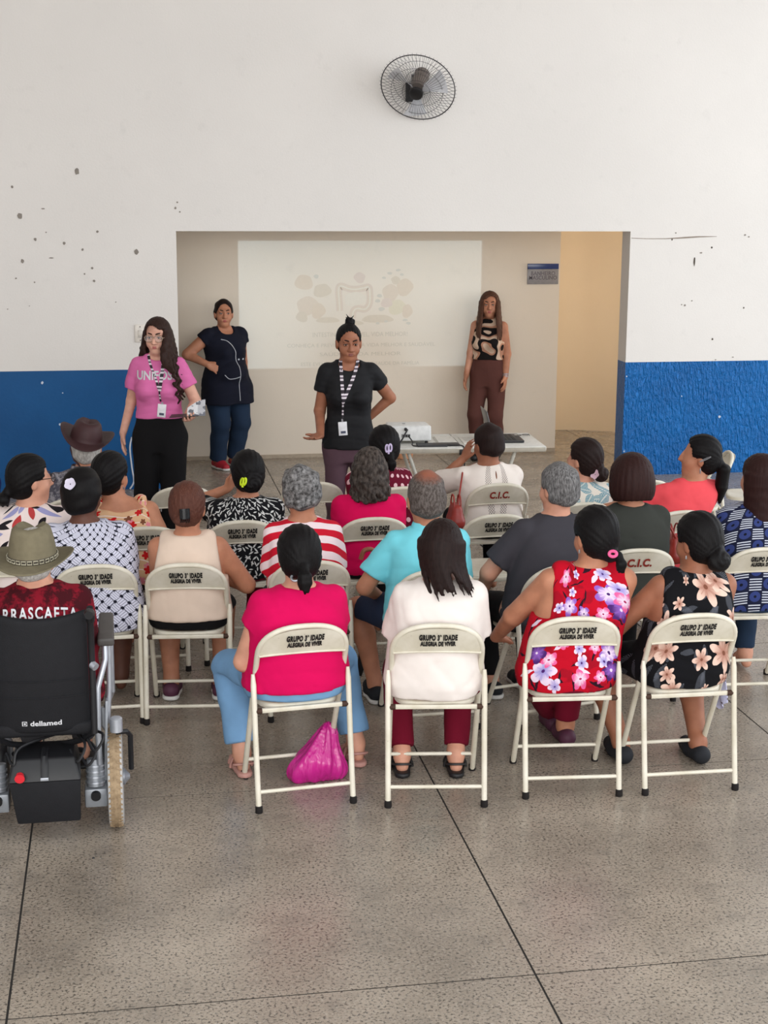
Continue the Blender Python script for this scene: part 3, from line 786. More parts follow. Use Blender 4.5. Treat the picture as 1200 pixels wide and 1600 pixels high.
wall('wall_niche_side', [((-.6, WT, 0), (-.45, NICHE_Y, 2.75)), ((4.15, NICHE_Y+.14, 0), (4.29, 16.0, 2.75))], M_niche)
tag(MB().box((-7.2, 3.2, 6.2), (9.6, 13.4, 6.35)).build('ceiling', M_white, smooth=False), kind='structure')
wall('ceiling_niche', [((-.6, WT, 2.75), (7.2, 16.1, 2.85))], M_niche)
# grey strip standing in for the shadow line at the niche wall's foot
tag(MB().box((-.45, NICHE_Y-.012, 0), (4.29, NICHE_Y, .035)).build('base_shadow_strip', plain('shadow_strip_grey', rgb(176, 160, 140), .7), smooth=False), kind='structure')
# chips knocked out of the plaster and its cracks
M_chip = plain('bare_plaster', rgb(140, 132, 124), .95); M_chipd = plain('drill_hole', rgb(86, 78, 70), .95)
def chip(px, py, r, m=M_chip, sq=1.0):
    p = at_y(px, py, WALL_Y); mb = MB(); k = 9; rg = random.Random(px*7+py)
    q = [(p[0]+r*rg.uniform(.7, 1.15)*math.cos(2*PI*i/k), WALL_Y-.0035, p[2]+sq*r*rg.uniform(.7, 1.15)*math.sin(2*PI*i/k)) for i in range(k)]
    mb.poly(q, (0, .006, 0)); mb.build('plaster_chip', m, wf, smooth=False)
for px, py, r, s in [(120, 268, .022, 1.3), (19, 292, .012, 1), (31, 338, .024, 1.2), (55, 374, .014, 1), (100, 380, .013, 1.2), (129, 390, .011, 1), (72, 363, .006, 1), (35, 408, .014, 1.3), (152, 362, .011, 1), (213, 394, .022, 1.1),
                     (144, 419, .011, 1), (132, 428, .008, 1), (147, 439, .011, 1), (25, 435, .009, .7), (54, 441, .008, .8), (277, 316, .008, 1), (274, 325, .01, 1.2), (281, 331, .007, 1), (181, 472, .006, .8), (46, 478, .006, .6), (12, 483, .007, .6), (80, 403, .02, .3), (67, 326, .02, .3)]:
    chip(px, py, r, sq=s)
for px, py, r, s in [(1112, 387, .008, 1.3), (1113, 530, .008, 1.4), (1162, 481, .006, 1.5), (1065, 476, .006, 1), (1070, 477, .01, 1), (1081, 470, .006, 1), (1085, 408, .009, 5), (1164, 367, .01, .8), (1170, 370, .008, .8), (1056, 364, .006, 1), (1095, 395, .013, .5), (1118, 562, .009, .6), (1145, 558, .01, .6), (1050, 374, .006, 2)]:
    chip(px, py, r, M_chipd if s > 1 else M_chip, s)
M_blip = plain('paint_flake_pale', rgb(196, 206, 220), .8)
for px, py, r in [(66, 598, .013), (94, 663, .011), (98, 614, .006), (979, 588, .008), (975, 705, .008), (1124, 651, .013), (1065, 619, .007)]: chip(px, py, r, M_blip)
mb = MB(); cr = [(987, 372), (1010, 373), (1040, 373), (1060, 372), (1075, 371), (1092, 370), (1120, 369.5)]
mb.tube([at_y(px, py, WALL_Y-.001) for px, py in cr], [.003, .003, .0035, .006, .007, .006, .002], 5); mb.build('plaster_crack', plain('crack_grey', rgb(150, 138, 126), .9), wf)

# ---------------------------------------------------------------- lettering
def lettering(name, text, size, m, parent, place, sx=1.0, bold=0.0, align='CENTER', shear=0.0, th=.0006, space=1.0):
    # flat type: place(x, z) maps type coordinates to a point
    cu = bpy.data.curves.new(name, 'FONT'); cu.body = text; cu.size = size; cu.align_x = align; cu.offset = bold; cu.shear = shear; cu.resolution_u = 3; cu.space_character = space
    o = bpy.data.objects.new(name, cu); col.objects.link(o); bpy.context.view_layer.update()
    me = bpy.data.meshes.new_from_object(o.evaluated_get(bpy.context.evaluated_depsgraph_get())); bpy.data.objects.remove(o); bpy.data.curves.remove(cu)
    for v in me.vertices: v.co = place(v.co.x*sx, v.co.y)
    me.name = name; me.materials.clear(); me.update()
    return link(name, me, m, parent) if parent is not False else me

# ---------------------------------------------------------------- folding chairs
n = NT('chair_enamel'); k = n.noise(7, 4, .6); k2 = n.noise(55, 4, .7)
cc = n.mix(n.step(k, .3, .75), rgb(200, 192, 172), rgb(226, 220, 206)); cc = n.mix(n.step(k2, .66, .74)*.7, cc, rgb(120, 96, 74))
M_cream = n.done(cc, .42, .45)
M_rubber = plain('black_rubber', rgb(28, 24, 24), .8, .3); M_rust = plain('rusty_bolt', rgb(70, 48, 38), .7, .4, .3)
M_ink = plain('black_stencil_ink', rgb(30, 28, 28), .7, .3); M_redink = plain('red_stencil_ink', rgb(140, 44, 34), .7, .3)
FY0, FY1, HT = .205, -.215, .82
def fr(z): return FY0+(FY1-FY0)*z/HT
def panel_y(x, z): return fr(z)-.012-.022*(1-min(1, (x/.185)**2))
def hoop_half(z, off=0.0):
    return (.192-off) if z < .665 else (.192-off)*max(0, 1-(abs(z-.665)/(HT-.012-off-.665))**2.5)**(1/2.5)
def chair_parts():
    P = {}
    pts = [(-.192, z) for z in (.0, .2, .4, .55, .64)]
    for a in np.linspace(0, PI, 25): 
        c, s_ = math.cos(a), math.sin(a); pts.append((-.192*np.sign(c)*abs(c)**.8, .665+.143*abs(s_)**.8))
    pts += [(.192, z) for z in (.64, .55, .4, .2, .0)]
    P['frame'] = MB().tube([(x, fr(z), z) for x, z in pts], .0125, 10).mesh('frame')
    mb = MB(); zt = lambda x: .665+.137*max(0, 1-(abs(x)/.186)**2.5)**(1/2.5)
    def pf(u, v):
        x = -.185+.37*u; zl = .672+.012*(1-(x/.185)**2); z = zl+(max(zt(x), zl+.001)-zl)*v; return (x, panel_y(x, z)+.004, z)
    mb.sheet(pf, 24, 8, .003, (0, -1, 0)); P['backrest'] = mb.mesh('backrest', ang=60)
    P['rim'] = MB().tube([(x, panel_y(x, .68)+.003, .672+.012*(1-(x/.185)**2)) for x in np.linspace(-.186, .186, 17)], .005, 8).mesh('backrest_rim')
    for s_ in (-1, 1):
        P['leg%d' % s_] = MB().tube([(s_*.207, -.115, .585), (s_*.207, -.125, .54), (s_*.207, -.16, .3), (s_*.207, -.212, .004)], [.008, .0125, .0125, .0125], 10, sq=(1, 1)).mesh('leg')
    mb = MB().tube([(-.207, -.195, .085), (.207, -.195, .085)], .0085, 8); P['rear_bar'] = mb.mesh('crossbar')
    P['front_bar'] = MB().tube([(-.192, fr(.1), .1), (.192, fr(.1), .1)], .0085, 8).mesh('crossbar')
    mb = MB().box((-.19, -.148, .418), (.19, -.13, .438)); P['seat_bar'] = mb.mesh('seat_bar', bevel=.004)
    for s_ in (-1, 1): P['hinge%d' % s_] = MB().tube([(s_*.175, -.139, .427), (s_*.205, -.139, .427)], .013, 10).mesh('hinge')
    mb = MB(); n_ = 24; 
    def outl(i): 
        a = 2*PI*i/n_; c, s_ = math.cos(a), math.sin(a); e = .5
        return (.178*np.sign(c)*abs(c)**e, .07+.2*np.sign(s_)*abs(s_)**e)
    o = [outl(i) for i in range(n_)]
    rings = [(1, .425), (1, .443), (.965, .449), (.88, .447), (.5, .444)]
    vs = [(x*q, .07+(y-.07)*q, z) for q, z in rings for x, y in o]; fs = [(r*n_+i, r*n_+(i+1) % n_, (r+1)*n_+(i+1) % n_, (r+1)*n_+i) for r in range(4) for i in range(n_)]
    fs += [tuple(4*n_+i for i in range(n_)), tuple(range(n_))[::-1]]
    mb.add(vs, fs); P['seat'] = mb.mesh('seat', ang=70)
    for nm, x, y, dx in (('a', -.192, FY0, 0), ('b', .192, FY0, 0), ('c', -.207, -.212, 0), ('d', .207, -.212, 0)):
        P['foot'+nm] = MB().lathe([(.0145, 0), (.0165, .004), (.0155, .028), (.013, .03)], 12, Matrix.Translation((x, y-.002, 0))).mesh('rubber_foot')
    pl = lambda x, z: Vector((x, panel_y(x, z+.7)-.0012, z+.7))
    a = lettering('lettering', 'GRUPO 3ª IDADE', .037, M_ink, False, lambda x, y: pl(x, y+.045), .5, .0026, space=1.16)
    b = lettering('lettering', 'ALEGRIA DE VIVER', .030, M_ink, False, lambda x, y: pl(x, y+.016), .54, .0022, space=1.1)
    c = lettering('lettering', 'C.I.C.', .062, M_redink, False, lambda x, y: pl(x, y+.022), .82, .0028, space=1.1)
    P['t1'], P['t2'], P['cic'] = a, b, c
    return P
CP = chair_parts()
def chair(label, x, y, rz, text='grupo', group='cream folding chairs set out in rows'):
    # (x, y) is the foot of the hoop's top; the sitter faces +Y turned by rz
    c, s_ = math.cos(rad(rz)), math.sin(rad(rz)); ox, oy = x-s_*.215, y+c*.215
    r = thing('folding_chair', label, 'chair', (ox, oy, 0), rad(rz), group)
    link('frame', CP['frame'], M_cream, r); b = link('backrest', CP['backrest'], M_cream, r); link('backrest_rim', CP['rim'], M_cream, b)
    link('leg', CP['leg-1'], M_cream, r); link('leg', CP['leg1'], M_cream, r)
    for k in ('rear_bar', 'front_bar'): link('crossbar', CP[k], M_cream, r)
    link('seat', CP['seat'], M_cream, r); link('seat_bar', CP['seat_bar'], M_cream, r); link('hinge', CP['hinge-1'], M_rust, r); link('hinge', CP['hinge1'], M_rust, r)
    for k in 'abcd': link('rubber_foot', CP['foot'+k], M_rubber, r)
    if text == 'grupo':
        link('lettering', CP['t1'], M_ink, b); link('lettering', CP['t2'], M_ink, b)
    elif text == 'cic': link('lettering', CP['cic'], M_redink, b)
    return r, (ox, oy)
# ---------------------------------------------------------------- people in the audience
SEATS = {}
def ch(key, label, x, y, rz, text='grupo'):
    r, o = chair(label, x, y, rz, text); SEATS[key] = (o[0], o[1], rz); return r
ch('magenta', 'cream folding chair under the woman in the magenta blouse and jeans', .72, 6.02, 6)
ch('white', 'cream folding chair under the long-haired woman in the white tee', 1.27, 5.94, -8)
ch('red', 'cream folding chair under the woman in the red floral dress', 1.88, 5.95, -5)
ch('black', 'cream folding chair under the woman in the black dress with beige lilies', 2.41, 5.92, -1)
ch('weave', 'cream folding chair under the woman in the basket-weave print blouse', -.16, 7.18, 1)
ch('beige', 'cream folding chair under the woman in the sleeveless beige blouse', .27, 7.14, -6)
ch('stripe', 'cream folding chair under the grey-haired man in the red and white striped shirt', .88, 7.1, 0)
ch('polo', 'cream folding chair under the man in the turquoise polo shirt', 1.46, 6.84, 2)
ch('greyman', 'cream folding chair under the grey-haired man in the charcoal tee', 2.09, 6.84, 14)
ch('olive', 'cream folding chair stencilled with red letters under the bob-haired woman in dark olive', 2.56, 7.1, -2, 'cic')
ch('blue', 'cream folding chair under the long-haired woman in the blue patterned blouse', 3.21, 7.03, -4)
ch('orange', 'cream folding chair under the woman in the peach top with red flowers', .10, 7.98, 0)
ch('leaf', 'cream folding chair under the woman in the black top with white leaf sprigs', .62, 8.06, 0)
ch('mag2', 'cream folding chair under the curly-haired woman in the magenta top', 1.35, 8.03, 0)
ch('empty1', 'empty cream folding chair right behind the chair with red letters of the woman in white', 2.05, 8.01, 0)
ch('blouse', 'red-lettered cream folding chair under the woman in the white embroidered blouse', 2.28, 8.89, 2, 'cic')
ch('empty2', 'empty cream folding chair behind the auburn-haired woman in beige', .34, 9.07, 0, None)
ch('empty3', 'empty cream folding chair behind the striped-shirt man, by the speaker in black', 1.14, 9.1, 0, None)
ch('dots', 'cream folding chair under the woman in the maroon polka-dot top', 1.66, 8.87, 4, None)
ch('cowboy', 'cream folding chair under the old man in the brown cowboy hat', -.30, 8.80, 4, None)
ch('floral', 'cream folding chair under the woman with glasses in the white leaf-print blouse', -.52, 7.5, -6, None)
ch('teal', 'cream folding chair under the woman in the white blouse with teal leaves', 2.62, 8.25, 4, None)
ch('coral', 'cream folding chair under the woman in the coral tee', 3.1, 7.95, 14, None)
ch('empty4', 'empty cream folding chair beyond the woman in dark olive, facing the slide', 3.22, 8.85, 12, None)
ch('wall1', 'empty cream folding chair standing sideways by the blue textured wall, nearer the opening', 4.16, 9.79, 78, None)
ch('wall2', 'empty cream folding chair standing sideways by the blue textured wall, at the picture edge', 4.75, 10.0, 70, None)

def seated(key, label, hx, hy, dy=.22, dx=None, **kw):
    # head-top pixel (hx, hy) fixes the height of the head over this chair
    cx, cy, rz = SEATS[key]; c, s_ = math.cos(rad(rz)), math.sin(rad(rz)); off = kw.pop('back', -.005)
    x, y = cx-s_*off, cy+c*off; hy_off = kw.get('lean', 0)+kw.get('head', (0, 0))[1]
    P = at_y(hx, hy, y+c*hy_off); lx = (P[0]-x)*c+(P[1]-y)*s_
    sx = kw.pop('sx', lx*.75); hd = kw.pop('head', (0, 0))
    return person(key, label, x, y, rz, top=P[2]+.012, sx=sx, head=(lx-sx, hd[1]), **kw)
def px_local(key, px, py, z):
    cx, cy, rz = SEATS[key]; p = at_z(px, py, z); c, s_ = math.cos(rad(rz)), math.sin(rad(rz)); a, b = p[0]-cx, p[1]-cy
    return (a*c+b*s_, -a*s_+b*c, z)
# ---- fabrics
F = {}
F['magenta'] = fabric('magenta_jersey', rgb(208, 2, 84)); F['white'] = fabric('white_knit', rgb(232, 222, 216)); F['beige'] = fabric('beige_crepe', rgb(222, 200, 182))
F['jeans'] = fabric('light_denim', rgb(122, 164, 205), .14, fold=.35); F['maroon'] = fabric('maroon_twill', rgb(108, 10, 36)); F['blacks'] = fabric('black_cloth', rgb(18, 17, 19))
F['turq'] = fabric('turquoise_pique', rgb(120, 212, 226)); F['charcoal'] = fabric('charcoal_jersey', rgb(62, 60, 66)); F['darkshorts'] = fabric('navy_shorts', rgb(34, 44, 66))
F['olive'] = fabric('dark_olive_jersey', rgb(56, 58, 54)); F['coral'] = fabric('coral_jersey', rgb(238, 84, 92)); F['mag2'] = fabric('crimson_pink_jersey', rgb(214, 4, 82))
F['navyjeans'] = fabric('dark_denim', rgb(34, 50, 72), .14); F['brownpants'] = fabric('brown_trousers', rgb(92, 56, 50)); F['plum'] = fabric('plum_leggings', rgb(92, 68, 78))
F['pinktee'] = fabric('pink_tee_cotton', rgb(218, 112, 168)); F['navy'] = fabric('navy_tunic', rgb(22, 24, 38)); F['grey'] = fabric('grey_trousers', rgb(70, 70, 74)); F['khaki'] = fabric('khaki_skirt', rgb(112, 108, 84))
F['bluedress'] = fabric('dark_blue_cloth', rgb(20, 40, 96)); F['blacktee'] = fabric('black_sport_tee', rgb(26, 26, 29), rough=.7)
def pat(name, fn, fold=.25, R=.19):
    n = NT(name); u, v = fabric_uv(n, R); return fabric_finish(n, fn(n, u, v), .9, fold)
def p_weave(n, u, v):
    s_ = 23.0; a = (u+v)*(.7071*s_); b = (v-u)*(.7071*s_); ca, cb = a.floor(), b.floor(); par = ((ca+cb)*.5).fract() > .25
    fa, fb = a.fract(), b.fract()
    st = lambda q: (q*4.0).fract(); line = (par*st(fa)+(1.0-par)*st(fb)); 
    c = n.mix((line < .2)*.85, rgb(208, 208, 224), rgb(58, 58, 84))
    ed = par*((fb-.5).abs() > .44)+(1.0-par)*((fa-.5).abs() > .44); c = n.mix(ed*.85, c, rgb(40, 40, 62))
    dot = (((fa-.5).abs() > .33)*((fb-.5).abs() > .33)); return n.mix(dot, c, rgb(22, 22, 36))
def p_blouse(n, u, v):
    c = rgb(232, 222, 214); a = (u.abs()-.045-(v-.62)*.16); band = a.abs() < .024
    key = ((((a*110.0).floor()+(v*110.0).floor())*.5).fract() > .25)
    c = n.mix(band*key*.75, c, rgb(110, 100, 98)); hole = ((u-.0)*(u-.0)*9.0+(v-.86)*(v-.86)*.55).sqrt() < .024
    return n.mix(hole, c, rgb(126, 82, 62))
F['blouse'] = pat('white_embroidered_voile', p_blouse)
F['weave'] = pat('basket_weave_print', p_weave)
def p_leaf(n, u, v):
    c = rgb(18, 18, 22)
    for i, (sc_, L, W) in enumerate(((27, .017, .0046), (29, .014, .0042))):
        dx, dy, a, b = scatter(n, u, v, sc_, .9, .37*i+.11); c = n.mix(leaf(n, dx, dy, L, W), c, rgb(206, 206, 204))
    return c
F['leaf'] = pat('leaf_sprig_print', p_leaf)
def p_stripe(n, u, v):
    w = n.noise(7, 2)*.02; q = ((v+w)*11.6+.1).fract(); return n.mix(n.step(q, .49, .51), rgb(196, 22, 46), rgb(234, 214, 218))
F['stripe'] = pat('red_white_stripes', p_stripe)
def p_dots(n, u, v):
    a, b = u*15.0, v*13.0; sh = (b.floor()*.5).fract(); a = a+sh; da, db = (a.fract()-.5)/15.0, (b.fract()-.5)/13.0
    return n.mix((da*da+db*db).sqrt() < .0165, rgb(104, 18, 42), rgb(232, 190, 196))
F['dots'] = pat('polka_dot_print', p_dots)
def p_floralw(n, u, v):
    c = rgb(226, 210, 206)
    for i, (cl, L, W, sc_) in enumerate(((rgb(150, 148, 190), .07, .024, 6.5), (rgb(34, 28, 32), .06, .017, 7), (rgb(176, 62, 62), .055, .03, 5), (rgb(30, 26, 30), .045, .014, 8))):
        dx, dy, a, b = scatter(n, u, v, sc_, .9, .29*i+.2); c = n.mix(leaf(n, dx, dy, L, W)*(a > .25), c, cl)
    return c
F['floral'] = pat('bold_leaf_print', p_floralw)
def p_paisley(n, u, v):
    k = n.noise(34, 3, .6); k2 = n.noise(60, 2, .6); c = n.mix(n.step(k, .42, .58), rgb(84, 82, 92), rgb(150, 146, 152)); return n.mix(n.step(k2, .55, .6)*.7, c, rgb(64, 62, 74))
F['paisley'] = pat('grey_camouflage_print', p_paisley)
def p_orange(n, u, v):
    c = rgb(214, 172, 134); q = (u*34.0).sin()*.012+v; c = n.mix(((q*18.0).fract()-.5).abs() < .05, c, rgb(232, 214, 204))
    for i, (cl, R, sc_, th) in enumerate(((rgb(120, 72, 50), .022, 13, .45), (rgb(216, 128, 140), .022, 12, .4), (rgb(190, 26, 28), .027, 11, .3))):
        dx, dy, a, b = scatter(n, u, v, sc_, .8, .41*i+.3); r, m, _ = flower(n, dx, dy, R, 5, .45); c = n.mix(m*(a > th), c, cl)
    return c
F['orange'] = pat('peach_flower_print', p_orange)
def p_teal(n, u, v):
    c = rgb(224, 216, 204)
    for i, sc_ in enumerate((8.5, 9.5)):
        dx, dy, a, b = scatter(n, u, v, sc_, .7, .5*i+.2); m = leaf(n, dx, dy, .055, .03); c = n.mix(m, c, rgb(112, 152, 164))
        ve = (((dx.abs()-dy.abs()*.8)*70.0).fract() < .22)*m*(dx.abs() < .04)+(dy.abs() < .0025)*m; c = n.mix(ve.min(1.0), c, rgb(214, 214, 206))
    return c
F['teal'] = pat('teal_leaf_print', p_teal)
def p_bluepat(n, u, v):
    a, b = u*13.0, v*14.5; par = ((a.floor()+b.floor())*.5).fract() > .25; da = a.fract()-.5; db = b.fract()-.5
    dash = ((b*5.0).fract() < .45)*(par > .5)*((da).abs() < .46); c = n.mix((1.0-par)*((da*da+db*db) < .17), rgb(24, 28, 52), rgb(50, 62, 116))
    c = n.mix(dash, c, rgb(196, 200, 214)); return n.mix((1.0-par)*((da*da+db*db) < .012), c, rgb(18, 20, 34))
F['bluepat'] = pat('blue_dash_print', p_bluepat)
def place_flower(n, c, u, v, x, z, R, rot, petals, cols, depth=.42, pointed=False):
    dx, dy = u-x, v-z; r = (dx*dx+dy*dy).sqrt()/R; th = dy.atan2(dx)+rot
    w = (th*(petals*.5)).cos().abs()
    if pointed: w = w.pow(1.6)
    m = r < w*depth+(1-depth); c = n.mix(m, c, cols[0])
    c = n.mix(m*n.step(r, .75, .15), c, cols[1]); c = n.mix(m*(w < .3)*(r > .2)*.6, c, cols[1])
    st = m*((th*(petals*1.5)).cos() > .86)*(r > .12)*(r < .62); c = n.mix(st*.6, c, cols[1])
    return n.mix(r < .13, c, cols[2])
WHT, PUR, DPU, PNK, DPK, BLK = rgb(226, 206, 226), rgb(140, 92, 182), rgb(72, 34, 104), rgb(222, 92, 148), rgb(160, 28, 84), rgb(42, 14, 30)
def dress_uv(key, px, py, R=.21):
    cx, cy, rz = SEATS[key]; P = at_y(px, py, cy-.11); c, s_ = math.cos(rad(rz)), math.sin(rad(rz)); a, b_ = P[0]-cx, P[1]-cy
    return math.atan2(a*c+b_*s_, .13)*R, P[2]
def warpuv(n, u, v, amt=.03, sc_=13):
    return u+(n.noise(sc_, 2, .6)-.5)*amt, v+(n.noise(sc_*1.1, 2, .6, n.vec(*[q+3.1 for q in n.xyz()]))-.5)*amt
def p_red(n, u, v):
    u, v = warpuv(n, u, v, .035); c = rgb(182, 3, 32); k = n.noise(11, 2); c = n.mix(n.step(k, .58, .62)*.6, c, rgb(134, 4, 28))
    for i, (cl, L, W, sc_) in enumerate(((BLK, .045, .008, 9), (WHT, .034, .01, 7), (BLK, .04, .005, 11))):
        dx, dy, a, b = scatter(n, u, v, sc_, .9, .31*i+.7); c = n.mix(leaf(n, dx, dy, L, W)*(a > .45), c, cl)
    for px, py, R, rot, q in ((879, 895, .055, .3, 3), (905, 890, .03, .1, 4), (892, 925, .028, 1.2, 4), (888, 950, .05, .6, 0), (873, 952, .03, .2, 4), (944, 928, .06, .2, 0), (966, 952, .055, .8, 1), (975, 915, .045, .4, 4), (960, 890, .04, .9, 4), (930, 962, .035, .2, 3), (905, 962, .035, .5, 0), (985, 935, .05, .3, 3),
        (853, 1052, .066, .1, 4), (861, 1034, .04, .6, 3), (901, 1040, .036, .3, 4), (899, 1066, .05, .8, 3), (944, 1020, .055, .2, 0), (930, 1035, .035, .9, 4), (948, 1048, .05, .5, 1), (899, 1020, .034, .2, 4), (868, 1075, .035, .4, 4), (925, 1060, .032, .4, 3), (838, 1020, .05, .4, 1), (918, 1015, .03, .4, 3), (880, 1010, .03, .4, 3)):
        x, z = dress_uv('red', px, py); cols = [(PUR, WHT, DPU), (DPU, PUR, WHT), (PUR, WHT, DPU), (PNK, WHT, DPK), (WHT, rgb(150, 140, 200), DPU)][q]; c = place_flower(n, c, u, v, x, z, R, rot, 5, cols)
    return c
F['red'] = pat('red_floral_print', p_red, R=.21)
BL0, BL1, BL2 = rgb(222, 190, 174), rgb(168, 120, 104), rgb(120, 74, 58)
def p_black(n, u, v):
    u, v = warpuv(n, u, v, .022); c = rgb(13, 13, 17)
    for i, (L, W, sc_) in enumerate(((.055, .006, 7), (.05, .005, 8), (.05, .005, 6))):
        dx, dy, a, b = scatter(n, u, v, sc_, .9, .31*i+.4); m = leaf(n, dx, dy, L, W*3)*(((dx*140.0+dy.abs()*140.0).fract()) < .3); c = n.mix(m*(a > .25)*.7, c, rgb(128, 132, 144))
    for px, py, R, rot in ((1106, 914, .105, .35), (1137, 900, .07, 1.0), (1058, 943, .038, .2), (1036, 975, .065, .6), (1016, 1010, .07, .2), (1040, 1018, .06, .9), (1126, 1020, .088, .3), (1086, 1034, .055, .9), (1042, 1056, .04, .4), (1136, 1058, .04, .2), (1048, 1080, .06, .5), (1094, 1077, .022, .1), (1150, 1055, .024, .3), (1070, 900, .03, .6), (1165, 960, .05, .6), (1000, 940, .04, .1)):
        x, z = dress_uv('black', px, py); c = place_flower(n, c, u, v, x, z, R, rot, 6, (BL0, BL1, BL2), .5, True)
    return c
F['black'] = pat('black_lily_print', p_black, R=.21)
def p_swirl(n, u, v):
    k = n.noise(4.6, 1, .4); q = (k*5.0).fract(); c = n.mix(q < .42, rgb(206, 178, 156), rgb(24, 19, 19)); return n.mix((q > .78), c, rgb(178, 130, 106))
F['swirl'] = pat('tan_black_swirl_print', p_swirl, .15)
def p_jersey(n, u, v):
    k = n.noise(9, 4, .7); k2 = n.noise(4, 2, .6); c = n.mix(n.step(k, .46, .54), rgb(62, 8, 18), rgb(124, 16, 34)); return n.mix(n.step(k2, .62, .7)*.5, c, rgb(34, 8, 14))
F['jersey'] = pat('maroon_marbled_jersey', p_jersey)
M_sandal = plain('pink_sandal', rgb(186, 138, 128), .6); M_blackshoe = plain('black_leather', rgb(22, 20, 22), .5, .5); M_blackcloth = plain('black_shoe_cloth', rgb(26, 28, 34), .8); M_whitesole = plain('white_sole', rgb(214, 212, 208), .6); M_purpleshoe = plain('plum_shoe', rgb(82, 40, 62), .6); M_redshoe = plain('red_trainer', rgb(168, 34, 48), .6)

# ---- nearest row
seated('magenta', 'woman with a black ponytail in a magenta blouse and light jeans', 467, 825, g=1.1, gl=1.08, sw=.172, skin='light', pitch=-14, yaw=-4, h=.0072,
       shirt=dict(mat=F['magenta'], infl=.018, fold=.004, sleeve=.4, hem=.495, wide=.012), pants=dict(mat=F['jeans'], end=.86, flare=.055, ex=.008), hairs=dict(style='pony', mat='black', len=.10, n=5, w=.022, v=.008),
       shoes=dict(mat=M_sandal, kind='sandal'), ankL=px_local('magenta', 378, 1178, .085), ankR=px_local('magenta', 556, 1162, .085), kneeL=(-.28, .7, 1.0), kneeR=(.28, .7, 1.0), armL=(-.17, .24, .62), armR=(.15, .24, .62), poleL=(-.35, -.4, .5))
seated('white', 'woman with long straight dark hair in a white tee and maroon trousers, seen from behind', 690, 814, g=1.05, gl=1.05, sw=.168, skin='light', pitch=-10, yaw=-8, roll=3, h=.0072,
       shirt=dict(mat=F['white'], infl=.015, sleeve=.66, hem=.455, wide=.032, ), pants=dict(mat=F['maroon'], end=.9, flare=.05), hairs=dict(style='long', mat='darkbrown', len=.2, sx=.06, n=26, spread=.012, vary=.45, r0=.018, r1=.004, arc=(-100, 105)),
       shoes=dict(mat=M_blackshoe, kind='sandal'), ankL=px_local('white', 628, 1178, .085), ankR=px_local('white', 712, 1178, .085))
seated('red', 'woman with a low black bun and pink hair tie in a sleeveless red floral dress', 930, 793, g=1.12, gl=1.15, sw=.19, skin='tan', yaw=22, pitch=-8, h=.0072,
       shirt=dict(name='dress', mat=F['red'], sleeveless=True, hem=.452, skirt=.0, arm=.0, fold=.003), hairs=dict(style='pony', mat='black', len=.07, side=.03, n=6, w=.016, tz=-.075, v=.006),
       pants=dict(mat=F['maroon'], end=.9, flare=.055), shoes=dict(mat=M_purpleshoe), ankL=px_local('red', 862, 1112, .085), ankR=(.1, .45, .085), armL=(-.27, .30, .58), poleL=(-.7, -.1, .5), kneeL=(-.6, .7, .9))
seated('black', 'woman with a low black bun in a black dress printed with beige lilies', 1092, 803, g=1.05, gl=1.08, sw=.172, skin='brown', yaw=28, pitch=-10, h=.0072,
       shirt=dict(name='dress', mat=F['black'], sleeveless=True, hem=.452, skirt=.02, arm=.006, fold=.003), hairs=dict(style='bun', mat='black', at=(.0, -.105, -.075), r=.05, v=.006), 
       shoes=dict(mat=M_blackcloth), ankL=px_local('black', 970, 1160, .085), ankR=px_local('black', 1090, 1160, .085), kneeL=(-.5, .8, .9), armL=(-.26, .28, .58), poleL=(-.7, -.1, .4))
# ---- second row
seated('weave', 'dark-skinned woman with a white flower clip in black hair, basket-weave print blouse', 128, 735, g=1.2, gl=1.2, sw=.19, skin='dark', yaw=-24, pitch=-4,
       shirt=dict(mat=F['weave'], sleeve=.6, hem=.455, wide=.022), pants=dict(mat=F['khaki'], kind='skirt', len=.95), hairs=dict(style='short', mat='black', v=.011))
seated('beige', 'woman with auburn hair in a low bun and a sleeveless beige blouse', 292, 755, g=1.0, gl=1.1, sw=.17, skin='tan', yaw=-6, pitch=-14,
       shirt=dict(mat=F['beige'], infl=.021, fold=.003, sleeveless=True, hem=.5, arm=.004), pants=dict(mat=F['blacks'], kind='skirt', len=.95), hairs=dict(style='bun', mat='redbrown', at=(-.012, -.1, -.06), r=.03, v=.004), shoes=dict(mat=M_purpleshoe, sole=M_whitesole),
       ankL=px_local('beige', 268, 1062, .085), ankR=px_local('beige', 345, 1062, .085), armL=(-.08, .24, .64), armR=(.12, .24, .64), poleR=(.7, -.1, .4))
seated('stripe', 'grey curly-haired man in a red and white striped tee, seen from behind', 470, 730, g=.98, gl=1.0, sw=.165, skin='tan', yaw=4, pitch=-8, roll=-4, hs=1.1,
       shirt=dict(mat=F['stripe'], sleeve=.75, hem=.46, wide=.022), pants=dict(mat=F['grey']), hairs=dict(style='curlyshort', mat='grey', v=.008))
seated('polo', 'balding man in a turquoise polo shirt and dark shorts, seen from behind', 666, 737, g=1.1, gl=1.06, sw=.185, skin='tan', yaw=0, pitch=-6, hs=1.16,
       shirt=dict(mat=F['turq'], sleeve=.72, hem=.46, wide=.024), pants=dict(mat=F['darkshorts'], kind='short', len=.8, ex=.015), hairs=dict(style='balding', mat='bald'), shoes=dict(mat=M_blackcloth, sole=M_whitesole),
       ankL=px_local('polo', 586, 1068, .085), kneeL=(-.5, .8, .8), armL=(-.2, .22, .58), poleL=(-.8, -.2, .4))
